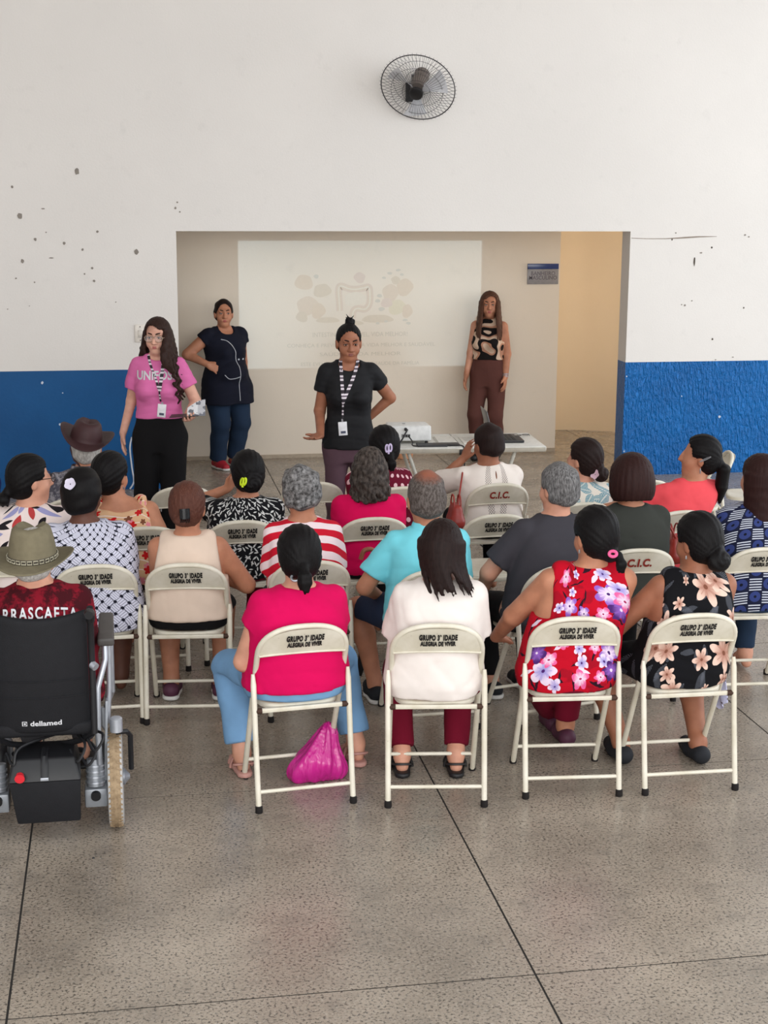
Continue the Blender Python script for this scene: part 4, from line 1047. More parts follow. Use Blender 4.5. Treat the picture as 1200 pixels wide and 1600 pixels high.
seated('greyman', 'grey-haired man in a charcoal tee leaning over his knees, seen from behind', 877, 726, g=1.1, gl=1.1, sw=.2, skin='light', yaw=10, pitch=-4, lean=.05,
       shirt=dict(mat=F['charcoal'], sleeve=.75, hem=.46, wide=.02), pants=dict(mat=F['blacks']), hairs=dict(style='short', mat='grey2', v=.004), armL=(-.22, .26, .56), poleL=(-.8, -.1, .5), shoes=dict(mat=M_blackcloth, sole=M_whitesole))
seated('olive', 'woman with a smooth auburn bob in a dark olive tee, seen from behind', 987, 713, g=1.08, gl=1.08, sw=.18, skin='tan', pitch=-4,
       shirt=dict(mat=F['olive'], sleeve=.7, hem=.46, wide=.018), pants=dict(mat=F['blacks']), hairs=dict(style='bob', mat='auburn', v=.009))
seated('blue', 'woman with long straight reddish hair in a blue dashed print blouse', 1188, 711, g=1.08, gl=1.08, sw=.18, skin='light', yaw=18, pitch=0,
       shirt=dict(mat=F['bluepat'], sleeve=.7, hem=.46, wide=.022), pants=dict(mat=F['navyjeans']), hairs=dict(style='long', mat='auburn', len=.34, n=22, spread=.006, vary=.15, arc=(-95, 95)))
# ---- rows beyond
seated('floral', 'woman with dark-rimmed glasses and black hair in a white blouse with bold leaves', 46, 712, g=1.1, gl=1.1, sw=.18, skin='light', yaw=-62, pitch=-2, h=.009,
       shirt=dict(mat=F['floral'], sleeve=.7, hem=.46, wide=.022), pants=dict(mat=F['blacks']), hairs=dict(style='pony', mat='black', len=.07, n=6, w=.03, v=.006))
seated('orange', 'woman with gathered black hair in a strappy peach top with red flowers', 172, 708, g=1.12, gl=1.12, sw=.18, skin='tan', yaw=-34, pitch=-2, h=.009,
       shirt=dict(mat=F['orange'], sleeveless=True, hem=.46, arm=.0, drop=.05, backcut=(.11, .09)), pants=dict(mat=F['blacks']), hairs=dict(style='pony', mat='black', len=.1, n=6, w=.03, v=.008, side=-.03))
seated('leaf', 'woman with a lime hair clip in a black top with white leaf sprigs', 386, 706, g=1.08, gl=1.08, sw=.185, skin='tan', yaw=6, pitch=-4, h=.009,
       shirt=dict(mat=F['leaf'], sleeve=.5, hem=.46, wide=.022), pants=dict(mat=F['maroon']), hairs=dict(style='bun', mat='black', at=(0, -.1, -.04), r=.05, v=.008),
       armL=(-.05, .19, .92), poleL=(-.9, .15, .5), handL=dict(f=(.5, .1, .8), n=(.5, -.6, 0), side=(-.4, .2, .2), curl=18))
seated('mag2', 'woman with curly greying brown hair in a crimson pink top, seen from behind', 577, 701, g=1.08, gl=1.08, sw=.18, skin='tan', pitch=-4, h=.009,
       shirt=dict(mat=F['mag2'], sleeve=1.0, hem=.455, wide=.012), pants=dict(mat=F['blacks']), hairs=dict(style='long', mat='greycurl', len=.16, n=24, curl=.011, spread=.02, vary=.2, r0=.016, r1=.01, frizz=.003, arc=(-105, 105)))
seated('dots', 'woman with a pale hair clip in black hair and a maroon polka-dot top', 599, 667, g=1.05, gl=1.05, sw=.18, skin='tan', yaw=6, pitch=-4, h=.009, sx=-.1,
       shirt=dict(mat=F['dots'], sleeve=.9, hem=.46, wide=.014), pants=dict(mat=F['blacks']), hairs=dict(style='pony', mat='black', len=.08, n=5, w=.02, v=.008))
seated('blouse', 'woman in a white embroidered blouse with a hand raised to her face', 763, 663, g=1.05, gl=1.08, sw=.19, skin='brown', yaw=18, pitch=-10, h=.009,
       shirt=dict(mat=F['blouse'], sleeve=.85, hem=.46, wide=.03), pants=dict(mat=F['blacks']), hairs=dict(style='short', mat='darkbrown', v=.003), armL=(-.12, .24, .90), poleL=(-.8, .1, .3), armR=(-.02, .28, .84), poleR=(.8, -.1, .4),
       handL=dict(f=(.35, -.1, .9), n=(.9, .2, 0), side=(0, -1, 0), curl=20))
seated('teal', 'woman with a pink flower in her bun and teal leaves on her blouse', 914, 686, g=1.05, gl=1.05, sw=.175, skin='light', yaw=34, pitch=0, h=.009,
       shirt=dict(mat=F['teal'], sleeve=.7, hem=.46, wide=.018), pants=dict(mat=F['blacks']), hairs=dict(style='bun', mat='darkbrown', at=(.02, -.105, -.07), r=.045, v=.004))
seated('coral', 'woman in a coral tee with a long black ponytail and silver hair grip', 1105, 684, g=1.08, gl=1.1, sw=.18, skin='tan', yaw=56, pitch=4, h=.009,
       shirt=dict(mat=F['coral'], sleeve=.75, hem=.46, wide=.024), pants=dict(mat=F['navyjeans']), hairs=dict(style='pony', mat='black', len=.24, n=8, w=.036, v=.006, sx=.02, tz=-.02), armL=(-.34, .34, .72), poleL=(-.6, -.4, .4))
seated('cowboy', 'old white-haired man in a brown cowboy hat and a grey printed shirt', 134, 668, g=1.08, gl=1.05, sw=.2, skin='tan', yaw=-8, pitch=2, h=.009,
       shirt=dict(mat=F['paisley'], sleeve=.9, hem=.46, wide=.022), pants=dict(mat=F['grey']), hairs=dict(style='short', mat='white'))
ch('bluedress', 'cream folding chair at the left picture edge under the person in dark blue', -.99, 8.72, 0, None)
seated('bluedress', 'person in a dark blue dress at the left picture edge, mostly cut off', -62, 668, g=1.1, gl=1.1, sw=.19, skin='tan', h=.009,
       shirt=dict(name='dress', mat=F['bluedress'], sleeve=.9, hem=.46, wide=.02), pants=dict(mat=F['bluedress']), hairs=dict(style='short', mat='black'))
# ---- wheelchair user
WC = (-.36, 5.86)
SEATS['wheelman'] = (-.335, 6.02, 0)
seated('wheelman', 'old man in an olive felt hat and maroon football shirt in the wheelchair', 50, 829, nk=.215, g=1.08, gl=1.0, sw=.195, skin='light', yaw=-8, pitch=-6, seat=.52, hs=1.02, h=.0075,
       shirt=dict(mat=F['jersey'], sleeve=.8, hem=.54, wide=.022), pants=dict(mat=F['grey']), hairs=dict(style='short', mat='white', v=.004), ankL=(-.11, .5, .17), ankR=(.11, .5, .17), armR=(.12, .26, .72), armL=(-.12, .26, .72), poleR=(.22, -.8, .4), poleL=(-.22, -.8, .4))
# ---- standing
PK = at_z(250, 501, 1.70); SP = at_z(545, 509, 1.68)
person('pink', 'young woman with long curly hair and clear glasses in a pink tee', .25, 10.78, 180-10, top=1.70, mode='stand', skin='fair', face=True, h=.0062, g=1.02, gl=.98, sw=.165, yaw=-6, pitch=-6, bust=.03,
       shirt=dict(mat=F['pinktee'], infl=.017, sleeve=.62, hem=.99, wide=.016, drop=.0, neckcut=.07, nd=.05, fold=.0045), pants=dict(mat=F['blacks'], ex=.02, flare=.13, waist=1.02, end=1.0),
       hairs=dict(style='long', mat='brown', len=.42, n=46, curl=.015, spread=.035, vary=.22, r0=.017, r1=.007, arc=(-130, 104), drape=.22, dside=-1, flare=.07, part=.25, v=.004), shoes=dict(mat=M_blackshoe),
       armR=(.26, .03, .88), armL=(-.22, .22, 1.02), poleL=(-.5, -.4, .9), handR=dict(f=(0, .12, -1), n=(-1, 0, 0), side=(0, 1, 0), curl=14), handL=dict(f=(-.35, .9, 0), n=(.2, .1, 1), side=(-.7, -.2, .2), curl=40))
person('speaker', 'woman with a small top bun in a black tee, open palm held out', SP[0], SP[1], 180-6, top=1.70, mode='stand', skin='brown', face=True, h=.0062, g=1.0, gl=1.0, sw=.172, yaw=6, pitch=-10, bust=.025, lips='brown',
       shirt=dict(mat=F['blacktee'], sleeve=.5, hem=.84, wide=.012, neckcut=.085, nd=.075, fold=.004), pants=dict(mat=F['plum'], end=.95, flare=.045), hairs=dict(style='bun', mat='black', at=(-.01, -.045, .125), r=.03, tuft=True), shoes=dict(mat=M_blackshoe),
       armR=(.2, .16, .95), poleR=(.3, -.6, .9), armL=(-.12, -.15, 1.0), poleL=(-.9, -.4, 1.0), handR=dict(f=(.55, .75, -.1), n=(0, -.1, 1), side=(1, -.3, .2), curl=14, thumb=48, spread=8), handL=dict(f=(.9, -.2, -.1), n=(0, -1, 0), side=(0, 0, 1)))
person('navy', 'woman in a navy piped tunic and jeans with a hand on her hip', .95, 14.12, 180+24, top=1.585, mode='stand', skin='tan', face=True, h=.0075, g=1.27, gl=1.22, sw=.19, yaw=-22, pitch=-2, belly=.07, bust=.05, lips='rose', lean=-.02,
       shirt=dict(mat=F['navy'], name='tunic', sleeve=.3, hem=.62, wide=.014, neckcut=.08, nd=.09, hemrow=[(.62, 0, .03, .235, .185), (.8, 0, .02, .225, .175)]), pants=dict(mat=F['navyjeans'], ex=.012, flare=.062, end=.98, waist=.78),
       hairs=dict(style='short', mat='darkbrown', v=.004), shoes=dict(mat=M_redshoe, sole=M_whitesole), armR=(.235, .1, 1.0), poleR=(.8, -.45, 1.1), handR=dict(f=(-.75, .35, -.45), n=(-.2, -.6, -.3), side=(.2, .4, .8), curl=30))
person('brown', 'smiling woman with long caramel hair in a tan and black print top and brown trousers', 3.50, 14.22, 180-28, top=1.635, mode='stand', skin='tan', face=True, h=.0075, g=.98, gl=1.02, sw=.155, yaw=14, pitch=0, bust=.03, smile=.006, lips='rose',
       shirt=dict(mat=F['swirl'], sleeveless=True, hem=.98, arm=-.012, fold=.002), pants=dict(mat=F['brownpants'], ex=.012, flare=.07, waist=.985, end=.98), hairs=dict(style='long', mat='caramel', len=.3, n=40, spread=.014, vary=.12, arc=(-126, 126), drape=.15, flare=.03, part=-.2, v=.004), shoes=dict(mat=M_blackshoe),
       armL=(-.185, .06, .82), armR=(.2, .08, .82), poleL=(-.4, -1, .9), poleR=(.4, -1, .9))
# ---------------------------------------------------------------- helpers that set things onto surfaces
from mathutils.bvhtree import BVHTree
def bvh(objs):
    bpy.context.view_layer.update(); vs = []; fs = []
    for o in objs:
        Mw = np.array(o.matrix_world); me = o.data; a = np.empty(len(me.vertices)*3, np.float32); me.vertices.foreach_get('co', a); a = a.reshape(-1, 3)@Mw[:3, :3].T+Mw[:3, 3]
        k = len(vs); vs += a.tolist(); fs += [[i+k for i in p.vertices] for p in me.polygons]
    return BVHTree.FromPolygons(vs, fs)
def hit_px(B, px, py):
    d = Vector(ray(px, py).tolist()).normalized(); h = B.ray_cast(Vector((0, 0, CAM_H)), d); return h[0], h[1]
def frame_at(p, nrm, up=(0, 0, 1)):
    z = Vector(nrm).normalized(); x = Vector(up).cross(z); x = x.normalized() if x.length > 1e-4 else Vector((1, 0, 0)); y = z.cross(x)
    m = Matrix((x, y, z)).transposed().to_4x4(); m.translation = p; return m
def stick(name, mb, key, px, py, m, target='hair', lift=.002, scale=1.0, **kw):
    P = PEOPLE[key]; B = bvh([P[target]] if target != 'any' else [P[k] for k in ('hair', 'body', 'shirt') if k in P]); p, nrm = hit_px(B, px, py)
    if p is None: print('stick missed', key, name); return None
    o = mb.build(name, m, P['root'], **kw); bpy.context.view_layer.update()
    o.matrix_local = P['root'].matrix_world.inverted() @ frame_at(p+nrm*lift, nrm) @ Matrix.Scale(scale, 4); return o
def petals(nn, R, th=.006, w=.55, cup=.3):
    mb = MB()
    for i in range(nn):
        a = 2*PI*i/nn; c, s_ = math.cos(a), math.sin(a)
        def f(u, v):
            r = R*(.1+.9*v); q = (u-.5)*2*R*w*math.sin(PI*min(1, .12+.8*v)); z = th+cup*R*v*v*.6+.1*R*abs(u-.5)
            return (c*r-s_*q, s_*r+c*q, z)
        mb.sheet(f, 4, 5, .002)
    return mb
# ---------------------------------------------------------------- fan on the wall
M_wire = plain('fan_wire_dark', rgb(62, 60, 62), .5, .4, .5); M_motor = plain('fan_motor_taupe', rgb(112, 102, 96), .45, .4); M_fanblack = plain('fan_black_plastic', rgb(26, 25, 27), .45, .5); M_blade = plain('fan_blade_grey', rgb(204, 204, 208), .35, .5)
FC = at_y(653, 137, WALL_Y-.30)
fan = thing('wall_fan', 'oscillating wall fan with a round wire cage, high on the white wall', 'fan', tuple(FC))
Rf = (Matrix.Rotation(rad(-24), 4, 'Z') @ Matrix.Rotation(rad(38), 4, 'X') @ Matrix.Rotation(rad(12), 4, 'Y'))   # axis -Y tipped down
def ff(r, a, d): return Rf @ Vector((r*math.cos(a), -d, r*math.sin(a)))
FR = .315
MB().tube([ff(FR, 2*PI*i/64, 0) for i in range(64)], .0045, 6, closed=True).build('cage_rim', M_wire, fan)
for rr, d in ((.22, .055), (.12, .075)):
    MB().tube([ff(rr, 2*PI*i/48, d) for i in range(48)], .0016, 5, closed=True).build('cage_ring', M_wire, fan)
    MB().tube([ff(rr, 2*PI*i/48, -d*1.0) for i in range(48)], .0016, 5, closed=True).build('cage_ring', M_wire, fan)
fw = MB().tube([ff(q[0], 0, q[1]) for q in ((.05, .08), (.12, .075), (.22, .055), (FR, .0), (FR+.016, -.004))], .0014, 4).mesh('cage_wire')
bw = MB().tube([ff(q[0], 0, -q[1]) for q in ((.07, .085), (.12, .075), (.22, .055), (FR, .0))], .0014, 4).mesh('cage_wire')
for i in range(56):
    tw = Rf @ Matrix.Rotation(2*PI*i/56, 4, 'Y') @ Rf.inverted()
    for me_, off in ((fw, 0), (bw, PI/56)):
        o = link('cage_wire', me_, M_wire, fan); o.matrix_local = Rf @ Matrix.Rotation(2*PI*i/56+off, 4, 'Y') @ Rf.inverted()
ax = lambda d: Rf @ Vector((0, -d, 0))
MB().tube([ax(.1), ax(.095), ax(.075)], [.048, .058, .06], 20).build('front_hub', M_fanblack, fan)
MB().tube([ax(.02), ax(-.04), ax(-.1), ax(-.2), ax(-.215)], [.06, .07, .07, .066, .05], 22).build('motor', M_motor, fan)
for i in range(3):
    mb = MB()
    def bl(u, v, i=i):
        a = 2*PI*i/3-PI/2+(u-.5)*.75*(.6+.4*v); r = .05+.215*v; return ff(r, a, .03-(u-.5)*.07)
    mb.sheet(bl, 6, 6, .003, tuple(Rf @ Vector((0, -1, 0)))); mb.build('blade', M_blade, fan)
mb = MB(); mb.hexa([(-.03, .10, -.02), (.03, .10, -.02), (.03, .16, -.02), (-.03, .16, -.02), (-.03, .08, .1), (.03, .08, .1), (.03, .14, .12), (-.03, .14, .12)]); mb.build('bracket', M_fanblack, fan, bevel=.006)
MB().tube([(0, .12, .06), (0, .2, -.02), (0, .297, -.02)], [.022, .022, .022], 12).build('wall_arm', M_fanblack, fan)
MB().box((-.05, .285, -.1), (.05, .299, .06)).build('wall_plate', M_fanblack, fan, bevel=.004)
# ---------------------------------------------------------------- slide, sign, switch
def slide_light():
    # the projector's own beam: a real spot lamp whose light carries the slide's lit rectangle
    L0 = Vector((2.08, 11.12, .83)); l = bpy.data.lights.new('projector_beam', 'SPOT'); l.energy = 230; l.spot_size = rad(110); l.spot_blend = 0; l.shadow_soft_size = .012; l.color = (.56, .80, 1.0)
    o = bpy.data.objects.new('projector_beam', l); col.objects.link(o); o.location = L0; o.rotation_euler = (rad(90), 0, 0)
    l.use_nodes = True; t = l.node_tree; em = t.nodes['Emission']; tc = t.nodes.new('ShaderNodeTexCoord'); sp = t.nodes.new('ShaderNodeSeparateXYZ'); t.links.new(tc.outputs['Normal'], sp.inputs[0])
    def mth(op, a, b):
        n_ = t.nodes.new('ShaderNodeMath'); n_.operation = op
        for i, q in enumerate((a, b)):
            if isinstance(q, float): n_.inputs[i].default_value = q
            else: t.links.new(q, n_.inputs[i])
        return n_.outputs[0]
    D = NICHE_Y-L0.y; nz = mth('ABSOLUTE', sp.outputs[2], 0.0)
    X0 = mth('MULTIPLY', mth('DIVIDE', sp.outputs[0], nz), D); Z0 = mth('MULTIPLY', mth('DIVIDE', sp.outputs[1], nz), D)
    a = mth('LESS_THAN', mth('ABSOLUTE', mth('SUBTRACT', X0, 2.305-L0.x), 0.0), 1.195); b = mth('LESS_THAN', mth('ABSOLUTE', mth('SUBTRACT', Z0, 1.495-L0.z), 0.0), .613)
    fall = mth('DIVIDE', 1.0, mth('POWER', nz, 3.0)); t.links.new(mth('MULTIPLY', mth('MULTIPLY', a, b), mth('MINIMUM', fall, 4.0)), em.inputs['Strength'])
slide_light()
sl = thing('projected_slide', 'faint projected slide with a bowel drawing and fruit above lines of text', 'projection', (2.3, NICHE_Y, 1.5))  # projected image painted as tinted flat shapes; the beam lights only the rectangle
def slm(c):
    w_ = (222, 209, 190); k = .32; return plain('slide_light_tint', rgb(*[a*k+b*(1-k) for a, b in zip([255*q_ for q_ in c], w_)]), .8, .2, var=.01)
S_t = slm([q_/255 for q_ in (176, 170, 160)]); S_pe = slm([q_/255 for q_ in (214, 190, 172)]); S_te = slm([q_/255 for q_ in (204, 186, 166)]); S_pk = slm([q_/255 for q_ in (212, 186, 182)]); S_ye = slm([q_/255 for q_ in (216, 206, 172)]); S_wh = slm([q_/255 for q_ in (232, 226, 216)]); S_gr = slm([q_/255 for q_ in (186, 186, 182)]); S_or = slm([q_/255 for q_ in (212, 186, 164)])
def sp_(px, py, d=.0006):
    p = at_y(px, py, NICHE_Y); return Vector((p[0]-2.3, -d, p[2]-1.5))
BN = [0]
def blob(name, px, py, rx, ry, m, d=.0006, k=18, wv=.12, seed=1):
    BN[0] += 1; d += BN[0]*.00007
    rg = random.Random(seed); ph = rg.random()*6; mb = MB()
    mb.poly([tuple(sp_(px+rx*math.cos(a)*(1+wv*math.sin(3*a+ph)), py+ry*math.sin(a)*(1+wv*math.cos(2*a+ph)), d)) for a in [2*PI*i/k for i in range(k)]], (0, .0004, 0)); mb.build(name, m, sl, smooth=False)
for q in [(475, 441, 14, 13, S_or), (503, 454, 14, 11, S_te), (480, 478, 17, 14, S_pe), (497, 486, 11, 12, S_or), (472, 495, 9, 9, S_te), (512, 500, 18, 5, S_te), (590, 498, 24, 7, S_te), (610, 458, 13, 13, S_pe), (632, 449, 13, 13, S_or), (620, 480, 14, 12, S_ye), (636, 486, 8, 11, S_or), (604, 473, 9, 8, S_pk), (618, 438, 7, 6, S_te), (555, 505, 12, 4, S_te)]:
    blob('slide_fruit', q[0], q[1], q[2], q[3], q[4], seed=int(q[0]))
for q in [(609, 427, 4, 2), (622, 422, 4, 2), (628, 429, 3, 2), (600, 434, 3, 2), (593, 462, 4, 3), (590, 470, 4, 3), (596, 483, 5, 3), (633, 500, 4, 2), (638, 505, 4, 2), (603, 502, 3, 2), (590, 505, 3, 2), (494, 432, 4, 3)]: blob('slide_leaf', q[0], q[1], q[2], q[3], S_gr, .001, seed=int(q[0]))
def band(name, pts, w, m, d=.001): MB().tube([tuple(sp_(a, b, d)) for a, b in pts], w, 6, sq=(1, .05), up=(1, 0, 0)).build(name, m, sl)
def smoothp(pts, n_=6):
    o = []
    for i in range(len(pts)-1):
        p0, p1, p2, p3 = [np.array(pts[max(0, min(len(pts)-1, i+j))], float) for j in (-1, 0, 1, 2)]
        for t in np.linspace(0, 1, n_, endpoint=False): o.append(tuple(.5*((2*p1)+(-p0+p2)*t+(2*p0-5*p1+4*p2-p3)*t*t+(-p0+3*p1-3*p2+p3)*t**3)))
    return o+[tuple(pts[-1])]
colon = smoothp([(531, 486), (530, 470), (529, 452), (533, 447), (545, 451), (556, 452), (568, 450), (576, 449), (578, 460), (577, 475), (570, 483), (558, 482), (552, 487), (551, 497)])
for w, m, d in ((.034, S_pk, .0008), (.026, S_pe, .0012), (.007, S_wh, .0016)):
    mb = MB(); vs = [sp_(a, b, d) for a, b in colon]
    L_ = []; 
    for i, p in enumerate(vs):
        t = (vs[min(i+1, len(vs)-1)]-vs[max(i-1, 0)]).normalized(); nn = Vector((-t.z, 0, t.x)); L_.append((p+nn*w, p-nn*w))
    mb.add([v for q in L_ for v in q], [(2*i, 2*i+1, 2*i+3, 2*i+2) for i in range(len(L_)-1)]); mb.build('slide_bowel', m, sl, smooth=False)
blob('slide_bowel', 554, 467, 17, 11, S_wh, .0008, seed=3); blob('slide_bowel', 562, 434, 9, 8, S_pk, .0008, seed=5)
mb = MB()
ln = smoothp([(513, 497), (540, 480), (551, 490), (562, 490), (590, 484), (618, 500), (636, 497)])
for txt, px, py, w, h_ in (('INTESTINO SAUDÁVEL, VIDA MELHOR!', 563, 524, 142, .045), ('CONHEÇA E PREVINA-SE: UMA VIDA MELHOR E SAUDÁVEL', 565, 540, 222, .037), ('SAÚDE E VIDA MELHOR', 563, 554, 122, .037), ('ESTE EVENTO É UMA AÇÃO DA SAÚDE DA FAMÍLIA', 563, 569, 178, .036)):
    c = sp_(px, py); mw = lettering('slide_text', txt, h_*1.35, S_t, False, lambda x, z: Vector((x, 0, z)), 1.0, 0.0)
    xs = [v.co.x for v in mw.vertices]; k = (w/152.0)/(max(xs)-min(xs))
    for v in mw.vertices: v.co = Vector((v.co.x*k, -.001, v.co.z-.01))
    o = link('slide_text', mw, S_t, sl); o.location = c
sg = thing('restroom_sign', 'grey restroom sign with a blue top band on the niche wall', 'sign', tuple(at_y(848, 428, NICHE_Y)))
M_sgrey = plain('sign_brushed_grey', rgb(140, 136, 136), .4, .5); M_sblue = plain('sign_blue', rgb(28, 52, 108), .25, .6); M_sink = plain('sign_ink', rgb(92, 84, 92), .6)
MB().box((-.158, -.012, -.1), (.158, -.001, .048)).build('panel', M_sgrey, sg, bevel=.002); MB().box((-.158, -.014, .048), (.158, -.001, .1)).build('blue_band', M_sblue, sg, bevel=.002)
lettering('lettering', 'BANHEIRO', .054, M_sink, sg, lambda x, z: Vector((x, -.0128, z-.012)), .94, .0006); lettering('lettering', 'MASCULINO', .054, M_sink, sg, lambda x, z: Vector((x, -.0128, z-.054)), .94, .0006)
sw_ = thing('light_switch', 'white light switch plate on the white wall left of the opening', 'switch', tuple(at_y(219, 521, WALL_Y)))
M_plate = plain('switch_plate', rgb(222, 214, 204), .35, .5); MB().box((-.045, -.012, -.075), (.045, 0, .075)).build('plate', M_plate, sw_, bevel=.004); MB().box((-.018, -.018, -.035), (.018, -.01, .03)).build('rocker', plain('switch_rocker', rgb(204, 196, 186), .35, .5), sw_, bevel=.003)
for z in (-.058, .058): MB().tube([(0, -.0145, z), (0, -.011, z)], .005, 10).build('screw', M_rust, sw_)
cb = MB(); pts = smoothp([(206, 683), (203, 700), (206, 730), (209, 752), (203, 764)], 8)
cb.tube([at_y(a, b, WALL_Y-.02) for a, b in pts], .007, 6); f0 = at_z(203, 764, .006); tag(cb.build('cable', plain('white_cable', rgb(204, 208, 216), .5)), 'white cable hanging down the blue wall behind the pink-tee woman', 'cable')
# ---------------------------------------------------------------- table and what lies on it
M_ttop = plain('table_white_laminate', rgb(214, 212, 206), .35, .45); M_tleg = plain('table_leg_enamel', rgb(206, 202, 190), .4, .45); M_tedge = plain('table_edge', rgb(176, 168, 154), .5)
tb = thing('folding_table', 'white folding table with splayed legs in front of the slide', 'table', (2.46, 10.96, 0), rad(-3))
for a, b in ((-.62, -.003), (.003, .62)):
    MB().box((a, -.32, .71), (b, .32, .742)).build('tabletop', M_ttop, tb, bevel=.004); MB().box((a+.004, -.324, .704), (b-.004, .324, .736)).build('edge_rim', M_tedge, tb, bevel=.003)
for s_, xx in ((-1, -.34), (1, .34)):
    for q in (-1, 1):
        MB().tube([(xx+s_*.06, q*.26, .705), (xx-s_*.18, q*.28, 0)], .014, 8).build('leg', M_tleg, tb)
    MB().tube([(xx-s_*.12, -.275, .18), (xx-s_*.12, .275, .18)], .01, 8).build('crossbar', M_tleg, tb); MB().tube([(xx+s_*.03, -.265, .6), (xx-s_*.15, .275, .12)], .006, 6).build('brace', M_tleg, tb)
MB().box((-.03, -.332, .69), (.03, -.318, .73)).build('latch', M_fanblack, tb, bevel=.003)
TZ = .742
pj = thing('projector', 'white projector on the left end of the folding table', 'projector', (2.09, 10.98, TZ), rad(-4)); M_pj = plain('projector_white', rgb(222, 222, 220), .4, .45); M_pjg = plain('projector_grey', rgb(150, 150, 150), .5)
mb = MB(); mb.hexa([(-.165, -.13, .022), (.165, -.13, .022), (.165, .13, .022), (-.165, .13, .022), (-.162, -.12, .135), (.162, -.12, .135), (.152, .125, .13), (-.152, .125, .13)]); mb.build('housing', M_pj, pj, bevel=.012, seg=3)
for x, y in ((-.13, -.1), (.13, -.1), (-.13, .1), (.13, .1)): MB().lathe([(.012, 0), (.014, .004), (.01, .024)], 10, Matrix.Translation((x, y, 0))).build('foot', M_fanblack, pj)
MB().tube([(-.01, .12, .08), (-.01, .14, .08)], .035, 18).build('lens_ring', M_fanblack, pj); MB().box((-.06, -.129, .05), (.005, -.1265, .075)).build('port_panel', M_pjg, pj)
for x in (-.05, -.03, -.01): MB().box((x, -.134, .055), (x+.013, -.128, .07)).build('port', M_fanblack, pj)
MB().tube([(-.03, -.125, .112), (-.03, -.15, .112)], .012, 10).build('power_socket', M_fanblack, pj); MB().lathe([(.012, 0), (.012, .003)], 12, Matrix.Translation((-.03, 0, .133))).build('button', M_pjg, pj)
cable = lambda nm, pts, lab, r=.006, m=M_fanblack: tag(MB().tube(smoothp(pts), r, 7).build(nm, m), lab, 'cable')
b = np.array((2.09, 10.98, TZ)); cable('power_cable', [b+(-.03, -.155, .112), b+(-.05, -.2, .1), b+(-.11, -.25, .03), b+(-.2, -.25, .008), b+(-.28, -.15, .008)], 'black power cable plugged into the back of the projector')
cable('video_cable', [b+(-.02, -.14, .062), b+(0, -.2, .03), b+(.0, -.25, .008), b+(.14, -.27, .008), b+(.3, -.27, .008), b+(.36, -.33, .0), b+(.362, -.345, -.12), b+(.345, -.35, -.35), b+(.4, -.4, -.62), b+(.5, -.5, -.735)], 'black cable running along the table edge and dropping to the floor', .005)
M_book = plain('dark_folder', rgb(44, 44, 48), .5); M_paper = plain('paper_white', rgb(222, 218, 210), .7, .2)
for nm, lab, x0, x1, y0, y1, z1, m, ct in (('tablet', 'flat black tablet lying beside the projector', 2.12, 2.34, 10.70, 10.82, .012, M_book, 'tablet'), ('paper_stack', 'stack of white papers in the middle of the folding table', 2.30, 2.44, 10.85, 11.12, .012, M_paper, 'papers'), ('folder', 'dark folder under papers at the table front edge', 2.25, 2.44, 10.72, 10.83, .01, M_book, 'folder'), ('notepad', 'white printed notepad at the centre fold of the table', 2.49, 2.66, 10.78, 11.08, .008, M_paper, 'notepad')):
    r = thing(nm, lab, ct, ((x0+x1)/2, (y0+y1)/2, TZ), rad(-4)); hx, hy = (x1-x0)/2, (y1-y0)/2
    if nm == 'paper_stack':
        for k in range(4): MB().box((-hx+.004*k, -hy-.003*k, .003*k), (hx+.003*k, hy-.002*k, .003*k+.0026)).build('sheet', m, r, smooth=False)
    else: MB().box((-hx, -hy, 0), (hx, hy, z1)).build('cover', m, r, bevel=.002)
    if nm == 'notepad':
        for k in range(5): MB().box((-hx+.02, hy-.05-.035*k, z1), (hx-.03-.01*(k % 2), hy-.045-.035*k, z1+.0005)).build('print_line', M_pjg, r, smooth=False)
lp = thing('laptop', 'open black laptop on the right half of the folding table', 'laptop', (2.84, 10.95, TZ), rad(-95)); M_lap = plain('laptop_black', rgb(36, 36, 39), .4, .4); M_scr = plain('laptop_lid_grey', rgb(92, 92, 94), .35, .5); M_key = plain('laptop_keys', rgb(22, 22, 24), .6)
MB().box((-.16, -.115, .002), (.16, .115, .02)).build('base', M_lap, lp, bevel=.004); mb = MB(); mb.hexa([(-.16, -.118, .02), (.16, -.118, .02), (.16, -.11, .022), (-.16, -.11, .022), (-.16, -.175, .235), (.16, -.175, .235), (.16, -.168, .237), (-.16, -.168, .237)]); lid = mb.build('lid', M_scr, lp, bevel=.002)
for r_ in range(4): MB().box((-.14, -.07+.035*r_, .0195), (.14, -.045+.035*r_, .0212)).build('key_row', M_key, lp, bevel=.001)
MB().box((-.05, .075, .0195), (.05, .108, .0206)).build('touchpad', M_book, lp); MB().box((-.12, .085, .0195), (-.09, .105, .0206)).build('sticker', M_paper, lp)
def spectacles(name, parent, Mx, m, lensm=None, w=.034, h_=.022, label=None, cat=None):
    r = empty(name) if parent is None else None; g = parent if parent is not None else r
    mb = MB()
    for q in (-1, 1): mb.tube([(q*w+w*.86*math.cos(a), 0, h_*math.sin(a)) for a in np.linspace(0, 2*PI, 20, endpoint=False)], .0022, 6, closed=True)
    mb.tube([(-.006, .001, .006), (0, .003, .009), (.006, .001, .006)], .0018, 6)
    for q in (-1, 1): mb.tube([(q*w*1.84, 0, .004), (q*.072, -.02, .004), (q*.076, -.09, 0), (q*.074, -.115, -.02)], .0018, 6)
    o = mb.build('frame' if parent is None else name, m, g); o.matrix_local = Mx
    if lensm:
        for q in (-1, 1):
            l = MB().poly([(q*w+w*.84*math.cos(a), -.0005, h_*.98*math.sin(a)) for a in np.linspace(0, 2*PI, 18, endpoint=False)], (0, .001, 0)).build('lens', lensm, o, smooth=False)
    return r or o
